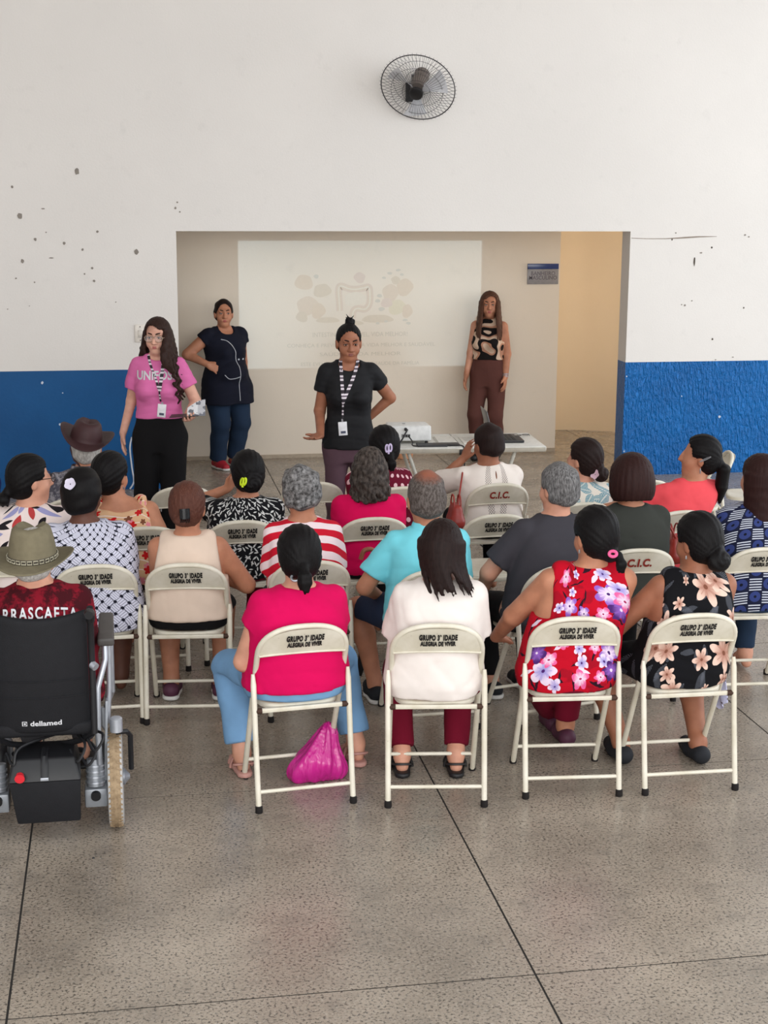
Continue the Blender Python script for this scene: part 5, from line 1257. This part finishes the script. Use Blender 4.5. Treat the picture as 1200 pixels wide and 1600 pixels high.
M_glasses = plain('black_glasses_frame', rgb(24, 22, 24), .4); M_clearf = plain('gold_wire_frame', rgb(176, 150, 128), .3, .5, .6)
n = NT('lens_glass'); n.done(rgb(235, 240, 242), .03, .5, Alpha=.07); M_lens = n.mat
g = spectacles('eyeglasses', None, Matrix.Rotation(rad(90), 4, 'X') @ Matrix.Scale(1.0, 4), M_glasses, M_lens); g.location = (3.0, 11.08, TZ+.012); g.rotation_euler = (0, 0, rad(12)); tag(g, 'black-framed eyeglasses lying behind the laptop on the folding table', 'glasses')
MB_b = thing('orange_tub', 'orange plastic tub on the floor under the folding table by the niche wall', 'tub', tuple(at_z(632, 716, 0)))
M_tub = plain('tub_orange', rgb(222, 160, 120), .5); MB().lathe([(.05, 0), (.075, .003), (.09, .06), (.095, .1), (.088, .1), (.08, .05), (.05, .01)], 24).build('bowl', M_tub, MB_b); MB().tube([(.094*math.cos(a), .094*math.sin(a), .1) for a in np.linspace(0, 2*PI, 24, endpoint=False)], .006, 6, closed=True).build('rim', M_tub, MB_b)
# ---------------------------------------------------------------- wheelchair
M_wcb = plain('wheelchair_black_fabric', rgb(22, 22, 26), .75, .3, bump=.3, bscale=260); M_wcp = plain('wheelchair_black_plastic', rgb(24, 24, 27), .45, .4); M_wcs = plain('wheelchair_silver_tube', rgb(176, 180, 188), .32, .5, .55); M_wcg = plain('wheelchair_grey_plate', rgb(142, 146, 152), .4, .5, .3); M_pad = plain('armrest_grey_pad', rgb(76, 72, 70), .55)
n = NT('tyre_tan_tread'); x, y, z = n.xyz(); k = n.noise(50, 3); M_tyre = n.done(n.mix(n.step(k, .3, .7), rgb(128, 108, 84), rgb(164, 142, 114)), .85, .25)
M_tside = plain('tyre_grey_sidewall', rgb(176, 174, 172), .7); M_rim = plain('wheel_rim_grey', rgb(150, 154, 162), .35, .5, .4)
wc = thing('power_wheelchair', 'black power wheelchair with grey spoked wheels and a battery box behind', 'wheelchair', (-.355, 6.02, 0))
def wheel(x, y, R, w):
    Mx = Matrix.Translation((x, y, R)) @ Matrix.Rotation(rad(90), 4, 'Y')
    ro = MB().lathe([(R*.70, -w*.36), (R*.80, -w*.44), (R*.80, w*.44), (R*.70, w*.36)], 36, Mx); ro = MB()
    t = MB(); t.lathe([(R*.8, -w*.4), (R*.90, -w*.5), (R*.955, -w*.46), (R*.985, -w*.30), (R*.992, 0), (R*.985, w*.30), (R*.955, w*.46), (R*.90, w*.5), (R*.8, w*.4)], 48, Mx); t.f = [f for f in t.f if len(f) == 4]; ty = t.build('tyre', M_tside, wc)
    tr = MB(); tr.lathe([(R*.955, -w*.40), (R*.99, -w*.30), (R*1.0, 0), (R*.99, w*.30), (R*.955, w*.40)], 48, Mx); tr.f = [f for f in tr.f if len(f) == 4]
    for i in range(52):
        a = 2*PI*i/52
        for q in (-1, 1):
            c = lambda r, aa, xx: tuple(Mx @ Vector((r*math.cos(aa), r*math.sin(aa), xx)))
            o_ = .03*(q > 0); tr.hexa([c(R*.985, a+o_, q*w*.12), c(R*.96, a+.05+o_, q*w*.42), c(R*.96, a+.08+o_, q*w*.42), c(R*.985, a+.05+o_, q*w*.12), c(R*1.008, a+o_, q*w*.12), c(R*.985, a+.05+o_, q*w*.44), c(R*.985, a+.08+o_, q*w*.44), c(R*1.008, a+.05+o_, q*w*.12)])
    tr.build('tread', M_tyre, ty)
    r_ = MB(); r_.lathe([(R*.70, -w*.34), (R*.82, -w*.42), (R*.82, w*.42), (R*.70, w*.34), (R*.70, -w*.34)], 40, Mx); r_.f = [f for f in r_.f if len(f) == 4]; rm = r_.build('rim', M_rim, wc)
    MB().lathe([(.02, -w*.7), (.036, -w*.6), (.036, w*.6), (.022, w*.75), (.01, w*.95)], 18, Mx).build('hub', M_rim, wc)
    for i in range(6):
        a = 2*PI*i/6+.3; MB().tube([Mx @ Vector((.03*math.cos(a), .03*math.sin(a), w*.1)), Mx @ Vector((R*.72*math.cos(a), R*.72*math.sin(a), w*.18))], [.014, .011], 8).build('spoke', M_rim, rm)
wheel(.275, -.03, .205, .062); wheel(-.275, -.03, .205, .062)
def caster(x, y):
    Mx = Matrix.Translation((x, y, .1)) @ Matrix.Rotation(rad(90), 4, 'Y'); c = MB(); c.lathe([(.03, -.02), (.09, -.022), (.1, -.01), (.1, .01), (.09, .022), (.03, .02)], 24, Mx); o = c.build('caster', M_wcp, wc)
    MB().tube([(x, y, .1), (x+.035, y, .12), (x+.035, y, .2), (x, y-.02, .26), (x, y-.02, .34)], .012, 8).build('caster_fork', M_wcg, o)
caster(.22, .48); caster(-.22, .48)
# backrest: a slightly curved padded panel
def bk(u, v):
    x = -.185+.37*u; z = .46+(.505+.02*(-1+(2*u-1)**2)*-1*0-.025*(1-(2*u-1)**2))*v; return (x, -.185+.03*(1-(2*u-1)**2)*0-.02*math.sin(PI*v)+.035*(2*u-1)**2-.06*(v-.5)*.5, z)
M1 = MB().sheet(bk, 20, 16, .035, (0, -1, 0)); wb = M1.build('backrest', M_wcb, wc, bevel=.012, ang=60)
for zq in (.62, .69): MB().tube([(x, bk((x+.185)/.37, (zq-.46)/.5)[1]-.0015, zq) for x in np.linspace(-.17, .17, 15)], .0028, 6).build('seam', M_wcb, wb)
M_wtext = plain('white_print', rgb(206, 206, 210), .6)
def wbp(x, z): return Vector((x, bk(min(1, max(0, (x+.185)/.37)), (z-.46)/.48)[1]-.0015, z))
lettering('lettering', 'dellamed', .030, M_wtext, wb, lambda x, z: wbp(x+.012, z+.498), 1.15, .0008, 'CENTER')
mb = MB(); mb.poly([tuple(wbp(x, z)) for x, z in ((-.082, .498), (-.062, .498), (-.062, .518), (-.082, .518))], (0, -.0008, 0)); mb.build('emblem', M_wtext, wb, smooth=False)
lettering('emblem_mark', 'D', .022, M_wcb, wb, lambda x, z: wbp(x-.071, z+.5)+Vector((0, -.0012, 0)), 1.0, .0006)
MB().box((-.2, -.16, .44), (.2, .26, .5)).build('seat_cushion', M_wcb, wc, bevel=.02, seg=3)
for s_ in (-1, 1):
    MB().tube([(s_*.2, -.19, .46), (s_*.2, -.19, .72), (s_*.2, -.2, .95), (s_*.2, -.225, .99)], .013, 10).build('back_post', M_wcp, wc)
    MB().tube([(s_*.2, -.2, .93), (s_*.2, -.215, .965), (s_*.198, -.285, .985), (s_*.198, -.31, .982)], [.017, .02, .02, .017], 12).build('push_handle', M_wcp, wc)
    MB().tube([(s_*.2, -.195, .75), (s_*.215, -.21, .74)], .016, 10).build('clamp', M_wcs, wc)
    mb = MB(); mb.hexa([(s_*.255-.034, -.1, .79), (s_*.255+.034, -.1, .79), (s_*.255+.03, .24, .8), (s_*.255-.03, .24, .8), (s_*.255-.034, -.105, .825), (s_*.255+.034, -.105, .825), (s_*.255+.03, .24, .84), (s_*.255-.03, .24, .84)]); mb.build('armrest', M_pad, wc, bevel=.01, seg=3)
    MB().tube([(s_*.25, -.06, .8), (s_*.25, -.08, .73), (s_*.217, -.13, .63), (s_*.212, -.13, .45), (s_*.215, -.12, .3)], .0125, 10).build('frame_tube', M_wcs, wc)
    MB().tube([(s_*.265, -.05, .8), (s_*.262, -.05, .6), (s_*.25, -.05, .45)], .011, 10).build('frame_tube', M_wcs, wc)
    MB().tube([(s_*.27, .2, .8), (s_*.27, .2, .5), (s_*.24, .3, .4)], .012, 10).build('frame_tube', M_wcs, wc)
    mb = MB(); mb.hexa([(s_*.235-.006, -.1, .22), (s_*.235+.006, -.1, .22), (s_*.235+.006, .06, .22), (s_*.235-.006, .06, .22), (s_*.25-.006, -.1, .56), (s_*.25+.006, -.1, .56), (s_*.25+.006, .02, .56), (s_*.25-.006, .02, .56)]); mb.build('side_plate', M_wcg, wc, bevel=.003)
    MB().lathe([(.026, 0), (.026, .055), (.02, .06)], 14, Matrix.Translation((s_*.285, -.1, .43))).build('anti_tip_joint', M_wcs, wc)
    MB().tube([(s_*.285, -.1, .425), (s_*.325, -.08, .42), (s_*.34, -.05, .39), (s_*.34, -.04, .24)], .011, 8).build('wheel_guard', M_wcp, wc)
    MB().tube([(s_*.16, -.03, .205), (s_*.24, -.03, .205)], .03, 16).build('axle', M_wcg, wc)
    MB().box((s_*.195-.045, -.14, .12), (s_*.195+.045, -.02, .2)).build('gearbox', M_wcg, wc, bevel=.008)
    MB().tube([(s_*.195, -.1, .2), (s_*.195, -.08, .31)], .036, 18).build('motor', M_wcg, wc)
    for k in range(4): MB().tube([(s_*.195, -.1+.005*k, .215+.022*k), (s_*.195, -.099+.005*k, .222+.022*k)], .04, 18).build('motor_fin', M_wcs, wc)
    MB().tube([(s_*.195, -.138, .175), (s_*.195, -.155, .172)], .02, 14).build('release_knob', M_wcp, wc)
    MB().tube([(s_*.2, -.17, .46), (s_*.14, -.1, .40), (-s_*.14, .05, .3)], .012, 8).build('cross_brace', M_wcp, wc)
    MB().tube([(s_*.2, .28, .47), (s_*.2, .42, .42), (s_*.2, .5, .1)], .012, 8).build('footrest_tube', M_wcs, wc); MB().box((s_*.12-.07, .44, .06), (s_*.12+.07, .62, .08)).build('footplate', M_wcp, wc, bevel=.006)
bt = MB(); bt.hexa([(-.115, -.22, .1), (.135, -.22, .1), (.12, -.02, .1), (-.1, -.02, .1), (-.14, -.24, .285), (.14, -.24, .285), (.13, -.02, .31), (-.13, -.02, .31)]); bx = bt.build('battery_box', M_wcb, wc, bevel=.01)
lidb = MB(); lidb.hexa([(-.145, -.245, .285), (.145, -.245, .285), (.135, -.02, .31), (-.135, -.02, .31), (-.12, -.2, .37), (.12, -.2, .37), (.12, -.04, .385), (-.12, -.04, .385)]); lidb.build('box_lid', M_wcp, bx, bevel=.01)
MB().tube([(.0, -.246, .30), (.0, -.225, .345), (.0, -.2, .376), (.0, -.12, .385)], .014, 8, sq=(1, .25), up=(1, 0, 0)).build('lid_strap', M_wcp, bx); MB().box((-.016, -.252, .292), (.016, -.24, .305)).build('strap_buckle', M_wcs, bx, bevel=.002)
MB().tube([(-.095, -.235, .315), (-.095, -.26, .31)], [.016, .02], 12).build('red_plug', plain('red_plug', rgb(214, 40, 52), .4, .5), bx)
for i, q in enumerate(((.1, .38), (.14, .36), (-.15, .38), (.17, .42))): MB().tube(smoothp([(q[0], -.15, q[1]), (q[0]+.03, -.21, q[1]-.03), (q[0]+.06, -.17, q[1]+.03), (.1, -.05, .43)]), .006, 6).build('wire', M_wcp, wc)
# ---------------------------------------------------------------- things people wear
def hat(key, m, crown, rc, brim, curl, dz, tilt=(0, 0, 0), pinch=.02, band=None, chain=None, label=None):
    P = PEOPLE[key]; mb = MB(); N = 40; rings = []
    prof = [(.02, crown-pinch*1.1), (rc*.35, crown-pinch*.7), (rc*.62, crown+.004), (rc*.78, crown-.01), (rc*.9, crown*.6), (rc*.98, crown*.25), (rc, .004), (rc*1.04, 0)]
    for t in np.linspace(.12, 1, 7): prof.append((rc*1.04+brim*t, ('b', t)))
    vs = []
    for r, z in prof:
        for i in range(N):
            a = 2*PI*i/N; c, s_ = math.cos(a), math.sin(a); ex, ey = r*.9*c, r*1.12*s_
            if isinstance(z, tuple): t = z[1]; zz = curl*abs(c)**2.2*t*t-.012*t*abs(s_)**2; ex *= 1-.25*(curl*4 if curl > 0 else 0)*t*abs(c)
            else:
                zz = z-(pinch*(1-min(1, abs(ex)/(rc*.4)))*(z > crown*.85)*(.6+.4*s_)); 
            vs.append((ex, ey, zz))
    m_ = len(prof); fs = [(j*N+i, j*N+(i+1) % N, (j+1)*N+(i+1) % N, (j+1)*N+i) for j in range(m_-1) for i in range(N)]+[tuple(range(N))]
    mb.add(vs, fs); me = mb.mesh('hat', ang=80); o = link('hat', me, m, P['root']); sm = o.modifiers.new('th', 'SOLIDIFY'); sm.thickness = .004; sm.offset = 1
    T_ = Matrix.Translation(Vector(P['Hc'])) @ Matrix(P['Rh'].tolist()).to_4x4() @ Matrix.Translation((0, -.012, dz)) @ Matrix.Rotation(rad(tilt[0]), 4, 'X') @ Matrix.Rotation(rad(tilt[1]), 4, 'Y'); o.matrix_local = T_
    if band: MB().tube([((rc+.004)*.9*math.cos(a), (rc+.004)*1.12*math.sin(a), .014) for a in np.linspace(0, 2*PI, 40, endpoint=False)], .012, 6, closed=True, sq=(1, .35), up=(0, 0, 1)).build('hat_band', band, o)
    if chain:
        for i in range(26):
            a = 2*PI*i/26; c_ = Vector(((rc+.007)*.9*math.cos(a), (rc+.007)*1.12*math.sin(a), .016)); t = Vector((-math.sin(a)*.9, math.cos(a)*1.12, 0)).normalized(); up = Vector((0, 0, 1))
            MB().tube([c_+t*(.0125*math.cos(q))+up*(.0085*math.sin(q)) for q in (PI/4, 3*PI/4, 5*PI/4, 7*PI/4)], .0026, 5, closed=True).build('chain_link', chain, o)
    return o
M_felt = plain('olive_felt', rgb(116, 108, 88), .95, .15, bump=.2, bscale=300); M_feltb = plain('dark_hat_band', rgb(58, 52, 44), .8); M_chain = plain('pale_chain', rgb(196, 190, 168), .4, .5, .3); M_leather = plain('brown_hat_leather', rgb(58, 32, 34), .6, .35)
hat('wheelman', M_felt, .135, .102, .08, .03, .004, (8, 0, 0), .03, M_feltb, M_chain); hat('cowboy', M_leather, .105, .1, .085, .06, .06, (6, 13, 0), .012)
PC = PEOPLE['cowboy']; mb = MB(); mb.tube([PC['Hc']+PC['Rh'] @ np.array(q) for q in ((-.083, -.02, .05), (-.088, -.035, 0), (-.07, -.05, -.06), (-.03, -.07, -.1))], .006, 6, sq=(1, .4)); mb.build('chin_strap', M_leather, PC['root'])
M_clipw = plain('white_flower_clip', rgb(214, 208, 226), .5); M_lime = plain('lime_hair_clip', rgb(208, 232, 40), .4); M_lilac = plain('lilac_hair_clip', rgb(206, 192, 226), .4); M_pinkfl = plain('pink_flower_clip', rgb(226, 190, 206), .5); M_silver = plain('silver_grip', rgb(170, 172, 178), .3, .5, .8); M_scr = plain('pink_hair_tie', rgb(236, 96, 150), .7); M_claw = plain('black_claw_clip', rgb(24, 24, 28), .25, .5); M_core = plain('flower_core_yellow', rgb(206, 170, 90), .6)
stick('hair_clip', petals(5, .030, w=.62), 'weave', 111, 757, M_clipw)
def clip_bow(w=.03, h_=.022):
    mb = MB(); 
    for q in (-1, 1): mb.tube([(q*w*.45+w*.4*math.cos(a), h_*.75*math.sin(a)+q*.002, .006) for a in np.linspace(0, 2*PI, 14, endpoint=False)], .0055, 7, closed=True)
    mb.tube([(0, -h_*1.2, .004), (0, h_*.7, .009)], .006, 8); return mb
stick('hair_clip', clip_bow(.026, .026), 'leaf', 382, 753, M_lime); stick('hair_clip', clip_bow(.022, .03), 'dots', 607, 700, M_lilac)
stick('flower_clip', petals(5, .03, w=.5), 'teal', 931, 742, M_pinkfl)
stick('hair_grip', MB().tube([(.03*math.cos(a)+.008*math.sin(a), .008*math.sin(a)+.014*math.cos(a), .003) for a in np.linspace(0, 2*PI, 18, endpoint=False)], .0022, 6, closed=True), 'coral', 1102, 718, M_silver)
stick('hair_tie', MB().tube([(.016*math.cos(a), .012*math.sin(a), .006) for a in np.linspace(0, 2*PI, 18, endpoint=False)], .007, 8, closed=True), 'red', 958, 866, M_scr, lift=.004)
def claw():
    mb = MB()
    for q in (-1, 1):
        mb.sheet(lambda u, v: ((u-.5)*.05, -.015+.05*v, .012+.01*math.sin(PI*u)), 6, 5, .005)
        for i in range(5): x = -.02+.01*i; mb.tube([(x, -.012, .016), (x, -.028, .01), (x, -.034, -.004)], .003, 5)
    return mb
stick('claw_clip', claw(), 'beige', 288, 806, M_claw); stick('hair_tie', MB().tube([(.017*math.cos(a), .008, .017*math.sin(a)) for a in np.linspace(0, 2*PI, 18, endpoint=False)], .006, 8, closed=True), 'magenta', 462, 903, M_silver)
def worn(key, v): P = PEOPLE[key]; return Matrix.Translation(Vector(P['Hc'])) @ Matrix(P['Rh'].tolist()).to_4x4() @ Matrix.Translation(v)
spectacles('eyeglasses', PEOPLE['pink']['root'], worn('pink', (0, .108, .010)), M_clearf, M_lens, .034, .026); spectacles('eyeglasses', PEOPLE['floral']['root'], worn('floral', (0, .108, .012)), M_glasses, M_lens)
for key in ('coral', 'orange', 'red', 'blue', 'black'):
    P = PEOPLE[key]; q = -1 if key in ('coral', 'red', 'black', 'blue') else 1
    mb = MB(); c_ = P['Hc']+P['Rh'] @ np.array((q*.088, -.008, -.05)); mb.tube([c_, c_-(0, 0, .012), c_-(0, 0, .03 if key == 'coral' else .016)], [.003, .005, .003], 8); mb.build('earring', M_silver, P['root'])
# fronts of the standing people: things that follow the cloth
def front(key, keys=('shirt', 'body')):
    P = PEOPLE[key]; rt = P['root']; bpy.context.view_layer.update(); B = bvh([P[k] for k in keys if k in P]); Mi = rt.matrix_world.inverted()
    def f(x, z, lift=.004):
        o = rt.matrix_world @ Vector((x, 1.0, z)); d = (rt.matrix_world.to_3x3() @ Vector((0, -1, 0))).normalized(); h = B.ray_cast(o, d)
        if h[0] is None: return Vector((x, .1, z))
        p = Mi @ h[0]; return Vector((x, p.y+lift, z))
    return f
n = NT('lanyard_print'); x, y, z = n.xyz(); q = (z*17.0).fract(); q2 = ((z*17.0+.25).fract()-.5).abs(); c = n.mix(q < .4, rgb(216, 206, 214), rgb(44, 38, 46)); M_lany = n.done(n.mix((q > .62)*(q < .8), c, rgb(96, 84, 96)), .6)
def ribbon(key, pts, w, m, name='lanyard', lift=.005):
    f = front(key); P = PEOPLE[key]; pp = smoothp(pts, 8); vs = []; fs = []
    for i, (x, z) in enumerate(pp):
        a = np.array(pp[min(i+1, len(pp)-1)])-np.array(pp[max(i-1, 0)]); a = a/(np.linalg.norm(a)+1e-9); nx, nz = -a[1]*w, a[0]*w
        for s_ in (-1, 1):
            v = f(x+s_*nx, z+s_*nz, lift); vs.append(v); 
    b = [v+Vector((0, -.002, 0)) for v in vs]; k = len(vs)
    fs = [(2*i, 2*i+1, 2*i+3, 2*i+2) for i in range(len(pp)-1)]; fs += [(k+a_, k+d_, k+c_, k+b_) for a_, b_, c_, d_ in fs]
    return MB().add(vs+b, fs).build(name, m, P['root'])
M_badge = plain('badge_white', rgb(226, 226, 230), .4); M_badgeink = plain('badge_ink', rgb(70, 76, 96), .6)
def badge(key, x, z, tilt=0.0, w=.03, h_=.047):
    f = front(key); P = PEOPLE[key]; p = f(x, z, .009); mb = MB().box((-w, -.002, -h_), (w, .002, h_)); o = mb.build('id_badge', M_badge, P['root'], bevel=.0015); o.location = p; o.rotation_euler = (0, rad(tilt), 0)
    MB().box((-w*.6, .0022, -h_*.7), (w*.5, .003, -h_*.35)).build('badge_print', M_badgeink, o, smooth=False); MB().box((-.006, .0, h_), (.006, .004, h_+.02)).build('badge_clasp', M_silver, o)
z0 = PEOPLE['speaker']['zn']
ribbon('speaker', [(.058, z0+.01), (.055, z0-.06), (.05, z0-.16), (.044, z0-.24)], .011, M_lany); ribbon('speaker', [(-.062, z0+.01), (-.045, z0-.05), (-.01, z0-.14), (.034, z0-.235), (.046, z0-.27)], .011, M_lany, lift=.008); ribbon('speaker', [(.046, z0-.25), (.046, z0-.38)], .006, M_lany); badge('speaker', .046, z0-.45, 4)
z0 = PEOPLE['pink']['zn']
ribbon('pink', [(.062, z0), (.045, z0-.05), (.0, z0-.16), (-.022, z0-.23)], .008, M_lany); ribbon('pink', [(-.058, z0), (-.05, z0-.06), (-.04, z0-.15), (-.03, z0-.24)], .012, M_lany, lift=.008); ribbon('pink', [(-.026, z0-.22), (-.03, z0-.32)], .006, M_lany); badge('pink', -.034, z0-.385, -6)
f = front('pink', ('shirt',)); zt = z0-.165
lettering('shirt_lettering', 'UNIFOSP', .085, M_wtext, PEOPLE['pink']['root'], lambda x, y: f(-x-.005, zt+y, .0035), .86, .0022)
f = front('navy', ('shirt',)); z0 = PEOPLE['navy']['zn']; M_pipe = plain('white_piping', rgb(196, 198, 206), .6)
def piping(pts): MB().tube([f(x, z, .002) for x, z in smoothp(pts, 8)], .0032, 5).build('piping', M_pipe, PEOPLE['navy']['root'])
piping([(.1, z0-.1), (.04, z0-.12), (-.015, z0-.19), (-.03, z0-.3), (-.03, z0-.5), (-.03, .66)]); piping([(.115, z0-.42), (.08, z0-.455), (.03, z0-.455), (-.03, z0-.44)])
for x in (-.06, -.115): MB().lathe([(.0085, 0), (.0085, .003), (.004, .005)], 12, frame_at(f(x, z0-.29, .001), (0, 1, 0))).build('button', M_pipe, PEOPLE['navy']['root'])
P = PEOPLE['brown']; w_ = P['J']['wrL']; e_ = P['J']['elL']
for t in (.0, .014, .028):
    c_ = w_+(e_-w_)/np.linalg.norm(e_-w_)*(t+.01); MB().tube([tuple(c_+np.array((.031*math.cos(a), .031*math.sin(a), 0))) for a in np.linspace(0, 2*PI, 18, endpoint=False)], .004, 7, closed=True).build('bracelet', M_silver, P['root'])
for key, mt in (('polo', F['turq']), ('cowboy', F['paisley'])):
    P = PEOPLE[key]; c_ = P['prof'][-1]
    def colr(u, v, c_=c_, P=P):
        a = -PI/2+(u-.5)*5.0; r = 1.06+.34*v*(1-.25*abs(2*u-1)); return (c_[1]+.066*r*math.cos(a), c_[2]-.004+.06*r*math.sin(a), P['zn']+.026-.05*v)
    MB().sheet(colr, 28, 5, .004).build('collar', mt, P['root'])
# back print of the football shirt
P = PEOPLE['wheelman']; rt = P['root']; bpy.context.view_layer.update(); Bj = bvh([P['shirt']]); Mi = rt.matrix_world.inverted()
def bkp(x, z, lift=.0025):
    h = Bj.ray_cast(rt.matrix_world @ Vector((x, -1.0, z)), (rt.matrix_world.to_3x3() @ Vector((0, 1, 0))).normalized()); return (Mi @ h[0])+Vector((0, -lift, 0)) if h[0] else Vector((x, -.2, z))
zj = P['zn']-.118
lettering('shirt_lettering', 'ARRASCAETA', .062, M_wtext, rt, lambda x, y: bkp(x-.035, zj+y-x*x*.6), .72, .0014, space=1.25); lettering('shirt_number', '14', .2, M_wtext, rt, lambda x, y: bkp(x-.05, zj-.165+y), 1.0, .004, space=1.1)
# ---------------------------------------------------------------- loose things
def soft(name, m, label, cat, build, lo, hi, h=.007, loc=(0, 0, 0), rz=0.0, warp=None):
    S = Sdf(lo, hi, h); build(S)
    if warp: S.warp(warp)
    P_, Q_ = S.mesh(name); o = link(name, arr_mesh(name, P_, Q_), m); o.location = loc; o.rotation_euler = (0, 0, rz); return tag(o, label, cat)
n = NT('magenta_plastic_film'); k = n.noise(16, 3, .6, n.vec(*[a_*b_ for a_, b_ in zip(n.xyz(), (1, 1, .35))])); n.bump(k, .9, .02); M_bag = n.done(rgb(206, 34, 142), .22, .6, **{'Transmission Weight': .12})
def bag_build(S):
    S.cap((-.1, 0, .03), (.09, .02, .03), .035, k=.05); S.cap((-.07, .0, .06), (.06, .01, .06), .05, k=.06); S.cap((.0, .0, .1), (.05, .02, .25), .075, .012, k=.05); S.cap((-.06, 0, .06), (.045, .02, .23), .045, .012, k=.05); S.cap((.08, .02, .05), (.07, .02, .2), .035, .014, k=.05)
    S.plane((0, 0, .002), (0, 0, 1))
bp = at_z(500, 1226, 0)
def bagw(X_, Y_, Z_):
    a = np.arctan2(X_-.045+0*Z_, Y_-.02-.0*Z_); return .006*np.sin(7*a+1.3)*np.minimum(1, Z_*8)+.003*np.sin(17*a+20*Z_)
soft('plastic_bag', M_bag, 'bright magenta plastic bag on the floor under the chair of the magenta blouse', 'bag', bag_build, (-.2, -.16, -.01), (.2, .2, .32), .006, (bp[0], bp[1]+.06, 0), 0, bagw)
MB_u = at_y(583, 858, 7.62); ub = thing('umbrella', 'folded black umbrella with a curved wooden handle by the crimson-pink top', 'umbrella', (MB_u[0]-.03, 7.62, 0)); M_wood = plain('handle_wood', rgb(150, 92, 66), .4, .45); M_ub = plain('umbrella_black_cloth', rgb(20, 20, 22), .7, bump=.4, bscale=60)
zt = MB_u[2]; MB().tube(smoothp([(.035, 0, zt-.12), (.04, 0, zt-.03), (.02, -.005, zt), (-.02, -.01, zt-.005), (-.038, -.01, zt-.05)], 6), [.012]*25, 10).build('handle', M_wood, ub)
MB().tube([(.035, 0, zt-.11), (.032, 0, zt-.18)], .014, 10).build('collar', M_claw, ub)
MB().tube([(.032, 0, zt-.16), (.025, 0, zt-.2), (.01, 0, zt-.3), (-.03, -.01, .12), (-.04, -.01, .05)], [.02, .03, .036, .022, .01], 14).build('canopy', M_ub, ub); MB().tube([(-.04, -.01, .06), (-.045, -.012, .0)], .005, 8).build('tip', M_silver, ub)
n = NT('lilac_floral_cotton'); u, v = fabric_uv(n, 1.0); x, y, z = n.xyz(); dx, dy, a_, b_ = scatter(n, x, z, 22, .8); c = n.mix(leaf(n, dx, dy, .018, .008), rgb(196, 196, 226), rgb(60, 36, 40)); M_shawl = fabric_finish(n, c, .9, .3)
cx_, cy_, rz_ = SEATS['black']
def shawl(u, v):
    w = .10+.05*v-.06*v*v; a_ = .11+.16*u+.02*math.sin(v*4); s_ = v*.26; k = max(0, s_-.05)
    return (cx_+min(s_, .05)+.185+.012*math.sin(u*11+v*3)+.02*v, cy_+a_*1.0-.06, .462-k*(1-.55*abs(u-.55)))
tag(MB().sheet(shawl, 14, 12, .004, (1, 0, 0)).build('shawl', M_shawl), 'lilac patterned cloth hanging beside the woman in the black lily dress', 'cloth')
M_redbag = plain('red_bag_leather', rgb(150, 48, 40), .4, .5)
def bagb(S): S.cap((0, -.05, .08), (0, .05, .08), .05, k=.03); S.cap((0, -.04, .16), (0, .04, .16), .03, k=.06); S.plane((0, 0, .03), (0, 0, 1))
for (px, py, Y, wk, wsd, lab) in ((712, 806, 8.82, 'blouse', 'shL', 'red handbag at the side of the woman in the white embroidered blouse'), (1051, 856, 7.55, 'olive', 'shR', 'red handbag between the dark olive tee and the black lily dress')):
    p = at_y(px, py, Y); r = thing('handbag', lab, 'bag', (p[0], p[1], p[2]-.11)); S = Sdf((-.1, -.13, 0), (.1, .13, .25), .008); bagb(S); link('bag_body', arr_mesh('bag_body', *S.mesh('b')), M_redbag, r)
    for q in (-1, 1): MB().tube([(q*.02, .05*math.cos(a), .17+.075*math.sin(a)) for a in np.linspace(0, PI, 12)], .005, 6).build('handle', M_redbag, r)
    W_ = PEOPLE[wk]; bpy.context.view_layer.update(); s0 = W_['root'].matrix_world @ Vector((W_['J'][wsd]+np.array((0, .01, .06))).tolist()); s0 = s0-r.location; MB().tube(smoothp([(0, -.05, .17), tuple(Vector((0, -.05, .17)).lerp(s0, .5)), tuple(s0), tuple(s0+Vector((0, .08, -.06)))]), .006, 6).build('shoulder_strap', M_redbag, r)
# booklet in the hand of the young woman in pink
P = PEOPLE['pink']; bpy.context.view_layer.update(); hp = P['root'].matrix_world @ Vector((P['J']['wrL']+np.array((-.02, .09, .02))).tolist())
bo = thing('booklet', 'open printed booklet held by the woman in the pink tee', 'booklet', hp, rad(-8)); M_cov = plain('booklet_dark_cover', rgb(64, 52, 50), .5)
n = NT('booklet_page'); x, y, z = n.xyz(); k = n.noise(26, 2); M_page = n.done(n.mix(((z*120.0).fract() < .4)*(n.step(x, .07, .075)), n.mix(n.step(k, .5, .54), rgb(222, 222, 226), rgb(110, 112, 120)), rgb(120, 122, 134)), .6)
MB().sheet(lambda u, v: (-.12+.2*u, -.05+.15*v, .004+.012*u), 6, 4, .003).build('cover', M_cov, bo); MB().sheet(lambda u, v: (.0+.125*u, -.02+.1*v*.4, .012+.11*v*(.45+.55*math.sin(u*1.5))), 10, 8, .0015, (0, -1, 0)).build('page', M_page, bo)
ps = at_z(562, 1102, .001); tag(MB().box((-.012, -.03, 0), (.012, .03, .0015)).build('paper_slip', M_paper, smooth=False), 'small white paper slip on the floor in front of the magenta-blouse woman', 'paper').location = ps
for px, py, r in ((146, 1341, .006), (384, 1217, .012), (620, 1193, .008)):
    p = at_z(px, py, .0); mb = MB(); mb.lathe([(r, 0), (r*.8, .003), (r*.3, .005)], 8); tag(mb.build('floor_crumb', M_fanblack), {146: 'dark speck on the floor right of the wheelchair', 384: 'dark chip on the floor beside the magenta-blouse chair', 620: 'dark crumb on the floor beside the white-tee chair'}[px], 'crumb').location = p
